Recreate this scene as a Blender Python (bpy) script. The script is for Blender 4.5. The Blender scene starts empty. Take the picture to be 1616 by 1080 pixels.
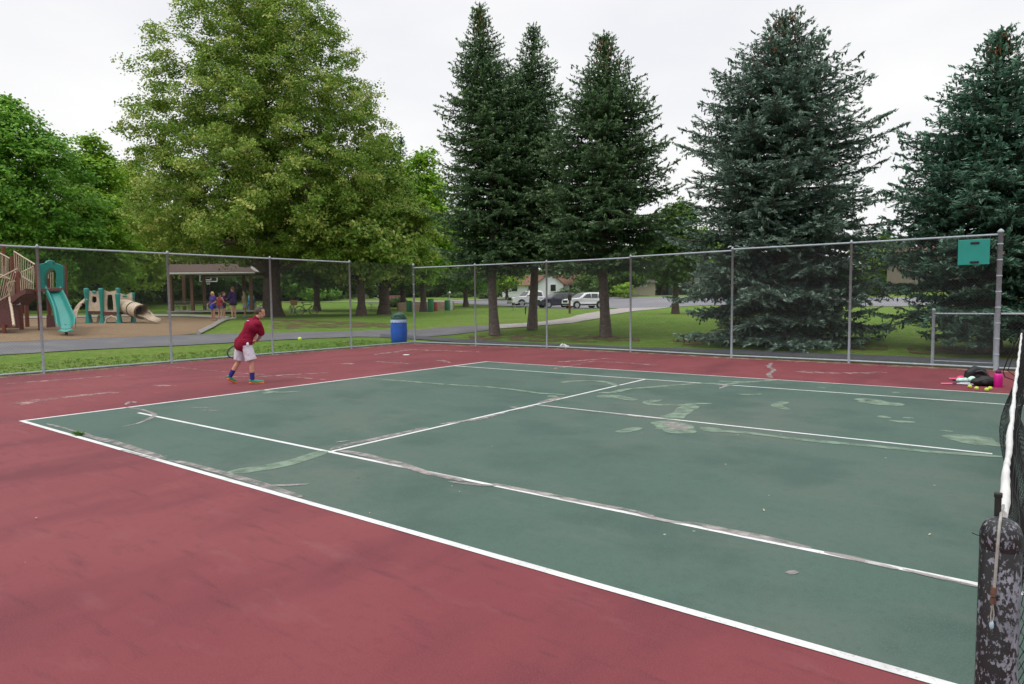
import bpy, bmesh, math, random
import numpy as np
from mathutils import Vector, Matrix

random.seed(7)
rng = np.random.default_rng(11)
SC = bpy.context.scene
COL = SC.collection
PI = math.pi
R_ = math.radians

# ------------------------------------------------------------------ camera
CAM = np.array([11.7595, -3.4529, 1.7406])
YAW, PIT, ROL, FPX = -0.6456, -0.0641, -0.0098, 1051.3
_fw = np.array([math.cos(PIT)*math.sin(YAW), math.cos(PIT)*math.cos(YAW), math.sin(PIT)])
_r0 = np.array([math.cos(YAW), -math.sin(YAW), 0.0])
_u0 = np.cross(_r0, _fw)
_r = math.cos(ROL)*_r0 + math.sin(ROL)*_u0
_u = -math.sin(ROL)*_r0 + math.cos(ROL)*_u0
cd = bpy.data.cameras.new('camera')
cam = bpy.data.objects.new('camera', cd); COL.objects.link(cam)
cd.sensor_width = 36; cd.lens = FPX/1616*36; cd.clip_end = 4000; cd.clip_start = 0.05
cam.matrix_world = Matrix(((_r[0], _u[0], -_fw[0], CAM[0]), (_r[1], _u[1], -_fw[1], CAM[1]),
                           (_r[2], _u[2], -_fw[2], CAM[2]), (0, 0, 0, 1)))
SC.camera = cam

# ------------------------------------------------------------------ light: bright overcast
SC.view_settings.view_transform = 'Standard'
SC.view_settings.look = 'None'
SC.view_settings.exposure = 0.0
SC.view_settings.gamma = 1.0
W = bpy.data.worlds.new('World'); SC.world = W; W.use_nodes = True
nt = W.node_tree; N = nt.nodes; N.clear()
def wn(t): return N.new(t)
sky = wn('ShaderNodeTexSky'); sky.sky_type = 'NISHITA'; sky.sun_disc = False
SUN_EL, SUN_AZ = R_(58), R_(200)
sky.sun_elevation = SUN_EL; sky.sun_rotation = SUN_AZ
sky.air_density = 1.0; sky.dust_density = 3.0
bg1 = wn('ShaderNodeBackground'); bg1.inputs[1].default_value = 0.05
nt.links.new(sky.outputs[0], bg1.inputs[0])
tc = wn('ShaderNodeTexCoord')
mp = wn('ShaderNodeMapping'); mp.inputs['Scale'].default_value = (1.2, 1.2, 3.2)
nz = wn('ShaderNodeTexNoise'); nz.inputs['Scale'].default_value = 1.7; nz.inputs['Detail'].default_value = 5
rp = wn('ShaderNodeValToRGB')
rp.color_ramp.elements[0].position = .36; rp.color_ramp.elements[0].color = (.885, .89, .93, 1)
rp.color_ramp.elements[1].position = .62; rp.color_ramp.elements[1].color = (1.0, 1.0, 1.0, 1)
sep = wn('ShaderNodeSeparateXYZ')
zr = wn('ShaderNodeMapRange'); zr.inputs[1].default_value = 0.40; zr.inputs[2].default_value = 1.0
zr.inputs[3].default_value = 1.03; zr.inputs[4].default_value = 2.1
bg2 = wn('ShaderNodeBackground')
nt.links.new(tc.outputs['Generated'], mp.inputs[0]); nt.links.new(mp.outputs[0], nz.inputs[0])
nt.links.new(nz.outputs[0], rp.inputs[0]); nt.links.new(rp.outputs[0], bg2.inputs[0])
nt.links.new(tc.outputs['Generated'], sep.inputs[0]); nt.links.new(sep.outputs[2], zr.inputs[0])
nt.links.new(zr.outputs[0], bg2.inputs[1])
mx = wn('ShaderNodeMixShader'); mx.inputs[0].default_value = 0.965
wo = wn('ShaderNodeOutputWorld')
nt.links.new(bg1.outputs[0], mx.inputs[1]); nt.links.new(bg2.outputs[0], mx.inputs[2]); nt.links.new(mx.outputs[0], wo.inputs[0])
sl = bpy.data.lights.new('sun', 'SUN'); sl.energy = 1.0; sl.angle = R_(18); sl.color = (1, .96, .9)
so = bpy.data.objects.new('sun', sl); COL.objects.link(so)
_sd = Vector((math.sin(SUN_AZ)*math.cos(SUN_EL), math.cos(SUN_AZ)*math.cos(SUN_EL), math.sin(SUN_EL)))
so.rotation_euler = _sd.to_track_quat('Z', 'Y').to_euler(); so.location = (0, 0, 40)

# ------------------------------------------------------------------ terrain and placement
def hgt(x, y):
    D = np.maximum(np.maximum(-8.3 - x, y - 16.7), 0.0)
    D = np.maximum(D, np.maximum(x - 30.0, -12.0 - y))
    t = np.clip(D/15.0, 0, 1); s = t*t*(3-2*t)
    rr = np.hypot(x - 11.76, y + 3.45); q = np.clip((rr-74)/36, 0, 1); q = q*q*(3-2*q)
    l = np.clip((-x-34)/16, 0, 1); l = l*l*(3-2*l)*(1-np.clip((y-45)/20, 0, 1))
    return 0.70*s + 1.45*q*s + 0.30*l + 0.04*np.sin(x*.11)*np.sin(y*.13)*s
def ray(px, py): return _fw*FPX + _r*(px-808) - _u*(py-540)
def at(px, py):
    """ground point that the photograph shows at this pixel (court is level, the park beyond rises a little)"""
    d = ray(px, py); d = d/np.linalg.norm(d)
    t = 1.0
    while t < 1500:
        p = CAM + d*t
        if p[2] <= hgt(p[0], p[1]): break
        t += 0.05 if t < 60 else 0.3
    p = CAM + d*t
    return np.array([p[0], p[1], float(hgt(p[0], p[1]))])
def flat(px, py, z=0.0):
    d = ray(px, py); t = (z - CAM[2])/d[2]; return CAM + d*t
def atd(px, depth, py=472):
    """point on the ground in the direction of column px at a given depth"""
    d = ray(px, py); p = CAM + d/FPX*depth
    return np.array([p[0], p[1], float(hgt(p[0], p[1]))])
def depth(p): return float((np.array(p) - CAM) @ _fw)
CAMRZ = math.atan2(_r0[1], _r0[0])     # heading of the camera's right-hand direction

# ------------------------------------------------------------------ materials
MATS = {}
def lin(c):
    return tuple(((v/255)/12.92 if v/255 <= .04045 else ((v/255+.055)/1.055)**2.4) for v in c)
def mat(name, col, rough=.6, var=.12, scale=8, metal=0, bump=0, spec=.4, col2=None, trans=0):
    if name in MATS: return MATS[name]
    m = bpy.data.materials.new(name); m.use_nodes = True; nt = m.node_tree; b = nt.nodes['Principled BSDF']
    tc = nt.nodes.new('ShaderNodeTexCoord'); n = nt.nodes.new('ShaderNodeTexNoise')
    n.inputs['Scale'].default_value = scale; n.inputs['Detail'].default_value = 6
    r = nt.nodes.new('ShaderNodeValToRGB'); r.color_ramp.elements[0].position = .3; r.color_ramp.elements[1].position = .7
    c2 = col2 or tuple(min(1, v*(1+var)) for v in col)
    r.color_ramp.elements[0].color = (*[v*(1-var) for v in col], 1); r.color_ramp.elements[1].color = (*c2, 1)
    nt.links.new(tc.outputs['Object'], n.inputs['Vector']); nt.links.new(n.outputs[0], r.inputs[0]); nt.links.new(r.outputs[0], b.inputs['Base Color'])
    b.inputs['Roughness'].default_value = rough; b.inputs['Metallic'].default_value = metal
    b.inputs['Specular IOR Level'].default_value = spec
    if trans: b.inputs['Transmission Weight'].default_value = trans
    if bump:
        bp = nt.nodes.new('ShaderNodeBump'); bp.inputs['Strength'].default_value = bump; bp.inputs['Distance'].default_value = .02
        nt.links.new(n.outputs[0], bp.inputs['Height']); nt.links.new(bp.outputs[0], b.inputs['Normal'])
    MATS[name] = m; return m

def NODE(nt, t, **kw):
    n = nt.nodes.new(t)
    for k, v in kw.items(): n.inputs[k].default_value = v
    return n
def noise_mix(nt, vec, base, layers):
    """layers: (scale xyz, noise scale, detail, lo, hi, colour) laid over a base colour"""
    cur = nt.nodes.new('ShaderNodeRGB'); cur.outputs[0].default_value = (*base, 1); cur = cur.outputs[0]
    for sc, ns, det, lo, hi, c in layers:
        mp = nt.nodes.new('ShaderNodeMapping'); mp.inputs['Scale'].default_value = sc[:3]
        if len(sc) > 3: mp.inputs['Rotation'].default_value = (0, 0, sc[3])
        nz = NODE(nt, 'ShaderNodeTexNoise', Scale=ns, Detail=det, Roughness=.6)
        mr = nt.nodes.new('ShaderNodeMapRange'); mr.inputs[1].default_value = lo; mr.inputs[2].default_value = hi
        mr.inputs[4].default_value = c[3] if len(c) > 3 else 1.0
        mm = nt.nodes.new('ShaderNodeMix'); mm.data_type = 'RGBA'; mm.inputs['B'].default_value = (*c[:3], 1)
        nt.links.new(vec, mp.inputs[0]); nt.links.new(mp.outputs[0], nz.inputs['Vector']); nt.links.new(nz.outputs[0], mr.inputs[0])
        nt.links.new(mr.outputs[0], mm.inputs['Factor']); nt.links.new(cur, mm.inputs['A']); cur = mm.outputs['Result']
    return cur
def layered(name, base, layers, rough=.85, bump=0, bscale=200, spec=.3, bdist=.003):
    m = bpy.data.materials.new(name); m.use_nodes = True; nt = m.node_tree; b = nt.nodes['Principled BSDF']
    g = nt.nodes.new('ShaderNodeNewGeometry')
    c = noise_mix(nt, g.outputs['Position'], base, layers)
    nt.links.new(c, b.inputs['Base Color']); b.inputs['Roughness'].default_value = rough; b.inputs['Specular IOR Level'].default_value = spec
    if bump:
        nz = NODE(nt, 'ShaderNodeTexNoise', Scale=bscale, Detail=3)
        nt.links.new(g.outputs['Position'], nz.inputs['Vector'])
        bp = nt.nodes.new('ShaderNodeBump'); bp.inputs['Strength'].default_value = bump; bp.inputs['Distance'].default_value = bdist
        nt.links.new(nz.outputs[0], bp.inputs['Height']); nt.links.new(bp.outputs[0], b.inputs['Normal'])
    MATS[name] = m; return m
def white_specks(m, thr, colr, scale):
    nt = m.node_tree; b = nt.nodes['Principled BSDF']; src = b.inputs['Base Color'].links[0].from_socket
    g = nt.nodes.new('ShaderNodeNewGeometry')
    v = NODE(nt, 'ShaderNodeTexVoronoi', Scale=scale); nt.links.new(g.outputs['Position'], v.inputs['Vector'])
    n2 = NODE(nt, 'ShaderNodeTexNoise', Scale=scale*.37); nt.links.new(g.outputs['Position'], n2.inputs['Vector'])
    mu = nt.nodes.new('ShaderNodeMath'); mu.operation = 'LESS_THAN'; mu.inputs[1].default_value = thr
    nt.links.new(v.outputs['Distance'], mu.inputs[0])
    gt = nt.nodes.new('ShaderNodeMath'); gt.operation = 'GREATER_THAN'; gt.inputs[1].default_value = .6; nt.links.new(n2.outputs[0], gt.inputs[0])
    an = nt.nodes.new('ShaderNodeMath'); an.operation = 'MULTIPLY'; nt.links.new(mu.outputs[0], an.inputs[0]); nt.links.new(gt.outputs[0], an.inputs[1])
    mm = nt.nodes.new('ShaderNodeMix'); mm.data_type = 'RGBA'; mm.inputs['B'].default_value = (*colr, 1)
    nt.links.new(an.outputs[0], mm.inputs['Factor']); nt.links.new(src, mm.inputs['A']); nt.links.new(mm.outputs['Result'], b.inputs['Base Color'])

M_green = layered('court_green', (0.065, 0.110, 0.090), [
    ((1, 1, 1), .26, 7, .44, .60, (0.097, 0.121, 0.102, 0.800)),
    ((1, 1, 1), .7, 8, .48, .62, (0.046, 0.084, 0.069, 0.800)),
    ((1, 3.5, 1, .5), .8, 6, .56, .78, (0.117, 0.128, 0.110, 0.600)),
    ((2.5, .8, 1, -.4), 2.6, 6, .56, .76, (0.069, 0.131, 0.106, 0.500)),
    ((1, 1, 1), 14, 4, .52, .75, (0.045, 0.082, 0.069, 0.500)),
    ((1, 1, 1), 110, 4, .50, .62, (0.088, 0.158, 0.125, 0.500))], rough=.8, bump=.35, bscale=260)
white_specks(M_green, .04, (.32, .36, .33), 3.4)
M_red = layered('court_red', (0.175, 0.038, 0.046), [
    ((1, 1, 1), .24, 7, .44, .58, (0.203, 0.050, 0.056, 0.800)),
    ((1.2, .5, 1, .7), .6, 8, .48, .64, (0.118, 0.027, 0.036, 0.850)),
    ((1, 3.2, 1, .6), 1.1, 6, .58, .80, (0.231, 0.090, 0.093, 0.600)),
    ((1, 5.5, 1, .75), 1.9, 9, .56, .72, (0.086, 0.025, 0.033, 0.600)),
    ((1, 1, 1), 12, 4, .54, .78, (0.139, 0.029, 0.036, 0.550)),
    ((1, 1, 1), 110, 4, .50, .62, (0.231, 0.058, 0.064, 0.450))], rough=.8, bump=.35, bscale=260)
white_specks(M_red, .035, (.40, .22, .21), 3.1)
M_line = layered('line_white', (.66, .67, .67), [((1, 1, 1), 2.0, 8, .48, .66, (.50, .50, .49, .8)), ((1, 1, 1), 35, 6, .55, .66, (.34, .36, .35, .6))], rough=.7)
M_grass = layered('lawn_grass', (.105, .215, .026), [
    ((1, 1, 1), .11, 5, .42, .60, (.185, .255, .045, .75)),
    ((1, 1, 1), .45, 6, .48, .66, (.095, .200, .022, .8)),
    ((1, 1, 1), 1.6, 7, .50, .62, (.26, .26, .09, .55)),
    ((1, 1, 1), 7, 6, .48, .60, (.065, .145, .018, .7)),
    ((1, 1, 1), 22, 5, .50, .64, (.22, .32, .075, .7))], rough=.95, bump=1, bscale=40, spec=.1, bdist=.05)
M_asph = layered('asphalt_path', (.135, .135, .145), [((1, 1, 1), .8, 6, .45, .7, (.19, .185, .185, .8)), ((1, 1, 1), 60, 3, .5, .7, (.08, .08, .09, .6))], rough=.9)
M_asph2 = layered('asphalt_dark', (.075, .078, .092), [((1, 1, 1), .8, 6, .45, .7, (.11, .11, .12, .8)), ((1, 1, 1), 60, 3, .5, .7, (.05, .05, .06, .6))], rough=.9)
M_lot = layered('asphalt_lot', (.19, .19, .21), [((1, 1, 1), .2, 6, .45, .7, (.25, .25, .26, .8)), ((1, 1, 1), 3, 5, .5, .7, (.15, .15, .17, .5))], rough=.9)
M_conc = layered('concrete', (.34, .31, .29), [((1, 1, 1), .9, 6, .45, .7, (.42, .39, .36, .8)), ((1, 1, 1), 30, 3, .5, .7, (.25, .24, .22, .5))], rough=.9)
M_chips = layered('wood_chips', (.27, .185, .11), [((1, 1, 1), .5, 6, .45, .7, (.21, .14, .08, .8)), ((1, 1, 1), 14, 4, .48, .66, (.16, .10, .05, .75)), ((1, 1, 1), 28, 4, .54, .7, (.42, .32, .21, .8))], rough=.95, bump=1, bscale=30, bdist=.05)
M_needles = layered('needle_litter', (.13, .085, .05), [((1, 1, 1), .9, 6, .50, .64, (.10, .125, .03, .85)), ((1, 1, 1), 20, 4, .5, .7, (.20, .13, .075, .8))], rough=.95, bump=1, bscale=30, bdist=.03)
make_later = 1
M_patchP = layered('patch_pale_green', (.185, .255, .190), [((1, 1, 1), 4, 5, .5, .7, (.22, .28, .22, .8)), ((1, 1, 1), 60, 3, .5, .7, (.13, .19, .15, .5))], rough=.8)
M_patchG = layered('patch_grey', (.31, .28, .27), [((1, 1, 1), 5, 5, .45, .7, (.40, .375, .36, .8)), ((1, 1, 1), 50, 3, .5, .7, (.22, .20, .20, .5))], rough=.85)
def make_worn(m, lo=.36, hi=.56, scale=9, floor=0.0):
    nt = m.node_tree; b = nt.nodes['Principled BSDF']; o = nt.nodes['Material Output']
    g = nt.nodes.new('ShaderNodeNewGeometry'); n = NODE(nt, 'ShaderNodeTexNoise', Scale=scale, Detail=6)
    nt.links.new(g.outputs['Position'], n.inputs['Vector'])
    mr = nt.nodes.new('ShaderNodeMapRange'); mr.inputs[1].default_value = lo; mr.inputs[2].default_value = hi; mr.inputs[3].default_value = floor
    nt.links.new(n.outputs[0], mr.inputs[0]); nt.links.new(mr.outputs[0], b.inputs['Alpha'])
make_worn(M_needles, .40, .62, 1.3, 0.0)
make_worn(M_patchG, .36, .66, 7, .22); make_worn(M_patchP, .32, .60, 5, .40)
M_scuff = layered('scuff_pink', (.30, .165, .16), [((1, 1, 1), 5, 5, .45, .7, (.36, .22, .21, .8))], rough=.85)
make_worn(M_scuff, .38, .62, 5, .0)
M_galv = mat('galvanised', (.33, .385, .42), .55, .15, 20, 0)
M_wire = mat('fence_wire', (.11, .115, .12), .5, .1, 4, .2)
M_bark = mat('bark', (.085, .060, .047), .95, .35, 7, bump=1)
M_barks = mat('bark_spruce', (.13, .10, .088), .95, .35, 9, bump=1)

def leafmat(name, dark, lightc, tip, rough=.55, tr=.3):
    """base colour follows a per-leaf value stored on the mesh (leaf age and kind)"""
    m = bpy.data.materials.new(name); m.use_nodes = True; nt = m.node_tree; N = nt.nodes; N.clear()
    a = N.new('ShaderNodeAttribute'); a.attribute_name = 'tint'
    r = N.new('ShaderNodeValToRGB'); e = r.color_ramp.elements
    e[0].position = 0; e[0].color = (*dark, 1); e[1].position = 1; e[1].color = (*tip, 1)
    k = e.new(.55); k.color = (*lightc, 1)
    p = N.new('ShaderNodeBsdfPrincipled'); p.inputs['Roughness'].default_value = rough; p.inputs['Specular IOR Level'].default_value = .25
    t = N.new('ShaderNodeBsdfTranslucent'); mx = N.new('ShaderNodeMixShader'); mx.inputs[0].default_value = tr
    o = N.new('ShaderNodeOutputMaterial')
    nt.links.new(a.outputs['Fac'], r.inputs[0]); nt.links.new(r.outputs[0], p.inputs['Base Color']); nt.links.new(r.outputs[0], t.inputs['Color'])
    nt.links.new(p.outputs[0], mx.inputs[1]); nt.links.new(t.outputs[0], mx.inputs[2]); nt.links.new(mx.outputs[0], o.inputs[0])
    MATS[name] = m; return m
M_linden = leafmat('leaf_linden', (.066, .165, .022), (.220, .335, .050), (.58, .60, .19))
M_maple = leafmat('leaf_maple', (.065, .195, .024), (.165, .360, .045), (.36, .54, .10))
M_bright = leafmat('leaf_bright', (.13, .27, .022), (.25, .44, .040), (.40, .55, .08))
M_yell = leafmat('leaf_yellow_green', (.16, .27, .022), (.32, .45, .045), (.46, .54, .08))
M_wood = leafmat('leaf_wood', (.030, .080, .018), (.080, .165, .030), (.18, .28, .06))
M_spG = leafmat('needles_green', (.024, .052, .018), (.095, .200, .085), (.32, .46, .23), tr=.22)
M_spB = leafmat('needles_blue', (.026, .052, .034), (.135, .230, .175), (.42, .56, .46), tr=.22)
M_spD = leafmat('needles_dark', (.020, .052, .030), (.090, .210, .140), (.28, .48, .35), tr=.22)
M_cone = mat('spruce_cones', (.20, .105, .045), .8, .3, 5)

# ------------------------------------------------------------------ mesh helpers
def link(o, parent=None):
    COL.objects.link(o)
    if parent: o.parent = parent
    return o
def tag(o, label=None, cat=None, group=None, kind=None):
    if label: o['label'] = label
    if cat: o['category'] = cat
    if group: o['group'] = group
    if kind: o['kind'] = kind
    return o
def empty(name, loc, rz=0):
    o = bpy.data.objects.new(name, None); o.location = loc; o.rotation_euler = (0, 0, rz); o.empty_display_size = .2
    return link(o)
class MB:
    def __init__(s): s.v = []; s.f = []; s.sm = []
    def add(s, vs, fs, smooth=False):
        n = len(s.v); s.v += [tuple(map(float, v)) for v in vs]; s.f += [tuple(i+n for i in f) for f in fs]; s.sm += [smooth]*len(fs)
        return s
    def box(s, c, d, rz=0, taper=1.0, M=None):
        x, y, z = [v/2 for v in d]; vs = []
        for k in (-1, 1):
            t = 1 if k < 0 else taper
            for a, b in ((-1, -1), (1, -1), (1, 1), (-1, 1)): vs.append(Vector((a*x*t, b*y*t, k*z)))
        mm = Matrix.Rotation(rz, 3, 'Z')
        if M is not None: mm = mm @ M
        vs = [mm @ v + Vector(c) for v in vs]
        return s.add(vs, [(3, 2, 1, 0), (4, 5, 6, 7), (0, 1, 5, 4), (1, 2, 6, 5), (2, 3, 7, 6), (3, 0, 4, 7)])
    def tube(s, pts, rad, n=8, cap=True, smooth=True, sx=1.0):
        pts = [Vector(p) for p in pts]; m = len(pts)
        rs = rad if hasattr(rad, '__len__') else [rad]*m
        vs = []; up = Vector((0, 0, 1)); prev = None
        for i, p in enumerate(pts):
            t = (pts[min(i+1, m-1)] - pts[max(i-1, 0)])
            t = t.normalized() if t.length > 1e-9 else Vector((0, 0, 1))
            if prev is None:
                a = t.cross(up) if abs(t.dot(up)) < .95 else t.cross(Vector((0, 1, 0)))
            else: a = prev - t*prev.dot(t)
            if a.length < 1e-6: a = t.orthogonal()
            a.normalize(); prev = a; b = t.cross(a)
            for k in range(n):
                th = 2*PI*k/n; vs.append(p + (a*math.cos(th)*sx + b*math.sin(th))*rs[i])
        fs = []
        for i in range(m-1):
            for k in range(n): fs.append((i*n+k, i*n+(k+1) % n, (i+1)*n+(k+1) % n, (i+1)*n+k))
        s.add(vs, fs, smooth)
        if cap: s.add([vs[k] for k in range(n)], [tuple(range(n))[::-1]]); s.add([vs[(m-1)*n+k] for k in range(n)], [tuple(range(n))])
        return s
    def cyl(s, p0, p1, r0, r1=None, n=12): return s.tube([p0, p1], [r0, r0 if r1 is None else r1], n)
    def lathe(s, prof, c=(0, 0, 0), n=24, sx=1, sy=1):
        vs = []; m = len(prof)
        for r, z in prof:
            for k in range(n): th = 2*PI*k/n; vs.append((c[0]+r*math.cos(th)*sx, c[1]+r*math.sin(th)*sy, c[2]+z))
        fs = [(i*n+k, i*n+(k+1) % n, (i+1)*n+(k+1) % n, (i+1)*n+k) for i in range(m-1) for k in range(n)]
        s.add(vs, fs, True)
        if prof[0][0] > 1e-6: s.add(vs[:n], [tuple(range(n))[::-1]])
        if prof[-1][0] > 1e-6: s.add(vs[-n:], [tuple(range(n))])
        return s
    def ball(s, c, r, n=16, m=10):
        rr = r if hasattr(r, '__len__') else (r, r, r)
        vs = []; fs = []
        for i in range(m+1):
            ph = PI*i/m
            for k in range(n): th = 2*PI*k/n; vs.append((c[0]+rr[0]*math.sin(ph)*math.cos(th), c[1]+rr[1]*math.sin(ph)*math.sin(th), c[2]-rr[2]*math.cos(ph)))
        for i in range(m):
            for k in range(n): fs.append((i*n+k, i*n+(k+1) % n, (i+1)*n+(k+1) % n, (i+1)*n+k))
        return s.add(vs, fs, True)
    def prism(s, poly, axis, lo, hi, smooth=False):
        """poly in the two other axes; extruded along axis"""
        n = len(poly)
        def P(a, b, t): return {'x': (t, a, b), 'y': (a, t, b), 'z': (a, b, t)}[axis]
        vs = [P(a, b, lo) for a, b in poly] + [P(a, b, hi) for a, b in poly]
        return s.add(vs, [tuple(range(n))[::-1], tuple(range(n, 2*n))] + [(i, (i+1) % n, n+(i+1) % n, n+i) for i in range(n)], smooth)
    def torus(s, c, R, r, ax='y', n=24, m=6):
        pts = []
        for k in range(n+1):
            th = 2*PI*k/n; a, b = R*math.cos(th), R*math.sin(th)
            pts.append({'y': (c[0]+a, c[1], c[2]+b), 'x': (c[0], c[1]+a, c[2]+b), 'z': (c[0]+a, c[1]+b, c[2])}[ax])
        return s.tube(pts, r, m, cap=False)
    def build(s, name, m, parent=None, bevel=0, seg=2, sub=0):
        me = bpy.data.meshes.new(name); me.from_pydata(s.v, [], s.f); me.update()
        bm = bmesh.new(); bm.from_mesh(me); bmesh.ops.recalc_face_normals(bm, faces=bm.faces); bm.to_mesh(me); bm.free()
        me.polygons.foreach_set('use_smooth', s.sm if len(s.sm) == len(me.polygons) else [False]*len(me.polygons))
        me.materials.append(m if not isinstance(m, str) else MATS[m])
        o = bpy.data.objects.new(name, me); link(o, parent)
        if bevel: b = o.modifiers.new('bevel', 'BEVEL'); b.width = bevel; b.segments = seg; b.limit_method = 'ANGLE'
        if sub: q = o.modifiers.new('sub', 'SUBSURF'); q.levels = sub; q.render_levels = sub
        return o
def struct(o): o['kind'] = 'structure'; return o
def np_mesh(name, verts, faces_n, nper, m, parent=None, tint=None, smooth=False):
    """fast mesh: verts (N,3), faces (F,nper)"""
    me = bpy.data.meshes.new(name)
    me.vertices.add(len(verts)); me.vertices.foreach_set('co', np.ascontiguousarray(verts, dtype=np.float32).ravel())
    F = len(faces_n); me.loops.add(F*nper); me.loops.foreach_set('vertex_index', np.ascontiguousarray(faces_n, dtype=np.int32).ravel())
    me.polygons.add(F); me.polygons.foreach_set('loop_start', np.arange(0, F*nper, nper, dtype=np.int32))
    me.polygons.foreach_set('loop_total', np.full(F, nper, dtype=np.int32))
    if smooth: me.polygons.foreach_set('use_smooth', np.ones(F, dtype=bool))
    if tint is not None:
        a = me.attributes.new('tint', 'FLOAT', 'FACE'); a.data.foreach_set('value', np.ascontiguousarray(tint, dtype=np.float32))
    me.update(calc_edges=True); me.materials.append(m)
    return link(bpy.data.objects.new(name, me), parent)
def copy_tree(o, parent=None):
    c = o.copy(); COL.objects.link(c); c.parent = parent
    for ch in [x for x in o.children]: copy_tree(ch, c)
    return c

# ------------------------------------------------------------------ ground
def grid_ground():
    xs = np.concatenate([np.linspace(-1400, -160, 22), np.linspace(-150, -90, 16)[:-1], np.linspace(-90, 60, 301), np.linspace(80, 1400, 16)])
    ys = np.concatenate([np.linspace(-900, -40, 12), np.linspace(-30, 110, 281), np.linspace(125, 1600, 24)])
    X, Y = np.meshgrid(xs, ys); Z = hgt(X, Y) - 0.0
    court = (X > -8.1) & (X < 29.8) & (Y > -11.5) & (Y < 16.5)
    Z = np.where(court, -0.06, Z)
    Z = Z + np.where(~court, .012*np.sin(X*1.7+Y)*np.cos(Y*1.3-X*.6), 0)*(np.abs(X) < 200)*0.6 - 0.01
    v = np.stack([X, Y, Z], -1).reshape(-1, 3); nx = len(xs); ny = len(ys)
    i = (np.arange(ny-1)[:, None]*nx + np.arange(nx-1)[None]).ravel()
    f = np.stack([i, i+1, i+nx+1, i+nx], -1)
    return struct(np_mesh('ground', v, f, 4, M_grass, smooth=True))
grid_ground()

def sheet(name, pts, z, m):
    mb = MB(); mb.add([(p[0], p[1], z) for p in pts], [tuple(range(len(pts)))]); return struct(mb.build(name, m))
# far-side kerb of the court bows slightly, as its fence does
FARF = [(-7.5, 15.6), (-4.5, 15.85), (-1.42, 16.1), (1.9, 16.0), (5.3, 15.62), (8.37, 15.6), (11.47, 15.4)]
apron = [(-7.68, -11), (29, -11), (29, 15.6), (11.6, 15.55), (8.4, 15.75), (5.3, 15.78), (1.9, 16.15), (-1.42, 16.25), (-4.5, 16.0), (-7.68, 15.78)]
mbx = MB(); n_ = len(apron)
mbx.add([(x, y, 0.0) for x, y in apron] + [(x, y, -.12) for x, y in apron], [tuple(range(n_))] + [(i, (i+1) % n_, n_+(i+1) % n_, n_+i) for i in range(n_)])
struct(mbx.build('court_apron', M_red))
sheet('court_surface', [(0, 0), (23.77, 0), (23.77, 10.97), (0, 10.97)], .002, M_green)

def line(mb, p, q, w, z=.0042):
    p = Vector(p); q = Vector(q); d = (q-p).normalized(); n = Vector((-d.y, d.x))*w/2
    m = max(2, int((q-p).length/.25)); L = []
    for i in range(m+1):
        c = p + (q-p)*i/m; j = random.uniform(-.0025, .0025); k = random.uniform(-.0025, .0025)
        L.append(((c+n*(1+j*20)).to_tuple(), (c-n*(1+k*20)).to_tuple()))
    vs = []
    for a, b in L: vs += [(a[0], a[1], z), (b[0], b[1], z)]
    mb.add(vs, [(2*i, 2*i+1, 2*i+3, 2*i+2) for i in range(m)])
ml = MB()
XN = 11.885
line(ml, (0.03, 0.0), (23.7, 0.0), .065); line(ml, (.03, 10.97), (23.7, 10.97), .05)
line(ml, (0.0, -.032), (0.0, 10.995), .075, .0046)
line(ml, (.72, 1.34), (18.2, 1.34), .055); line(ml, (0.0, 9.6), (23.7, 9.6), .055)
line(ml, (5.50, 1.37), (5.50, 9.6), .055, .0046); line(ml, (7.2, 5.46), (11.62, 5.44), .055); line(ml, (5.5, 5.48), (7.2, 5.46), .03)
struct(ml.build('court_lines', M_line))

RIBN = [0]
def ribbon_px(mb, pix, w, z=.012, rag=.35, ends=True, off=0, step=.035, world=False):
    if w < .01: return
    RIBN[0] += 1; z = {.0125: .0066, .0095: .0055, .005: .0022}.get(z, z) + (RIBN[0] % 10)*.0001; w = w*(.66 if z > .0064 else 1.3); rag = rag*.7
    P = [flat(a, b)[:2] for a, b in pix]
    if world: P = [np.array(q, float) for q in pix]
    pts = []
    for i in range(len(P)-1):
        L = np.linalg.norm(P[i+1]-P[i]); m = max(1, int(L/step))
        for k in range(m): pts.append(P[i] + (P[i+1]-P[i])*k/m)
    pts.append(P[-1]); pts = np.array(pts)
    if len(pts) > 12:
        k = min(9, len(pts)//3*2-1) | 1
        pad = np.pad(pts, ((k//2, k//2), (0, 0)), 'edge'); pts = np.stack([np.convolve(pad[:, j], np.ones(k)/k, 'valid') for j in (0, 1)], -1)
    m = len(pts)
    if m < 3: return
    d = np.gradient(pts, axis=0); d /= np.linalg.norm(d, axis=1)[:, None]+1e-9; n = np.stack([-d[:, 1], d[:, 0]], -1)
    def walk():
        r = rng.normal(0, 1, m); q = min(15, m); ker = np.hanning(q+2)[1:-1]; ker /= np.sqrt((ker**2).sum()); r = np.convolve(r, ker, 'same'); return 1 + rag*r*.6 + rag*rng.normal(0, .07, m)
    e = np.ones(m)
    if ends: t = np.arange(m); e = np.minimum(1, np.minimum(t+1, m-t)/min(6, m/2))**.6
    a = pts + n*(w/2*np.clip(walk(), .15, 2.4)*e)[:, None]; b = pts - n*(w/2*np.clip(walk(), .15, 2.4)*e)[:, None]
    vs = []
    for i in range(m): vs += [(a[i][0], a[i][1], z), (b[i][0], b[i][1], z)]
    mb.add(vs, [(2*i, 2*i+1, 2*i+3, 2*i+2) for i in range(m-1)])
pg = MB()
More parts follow.
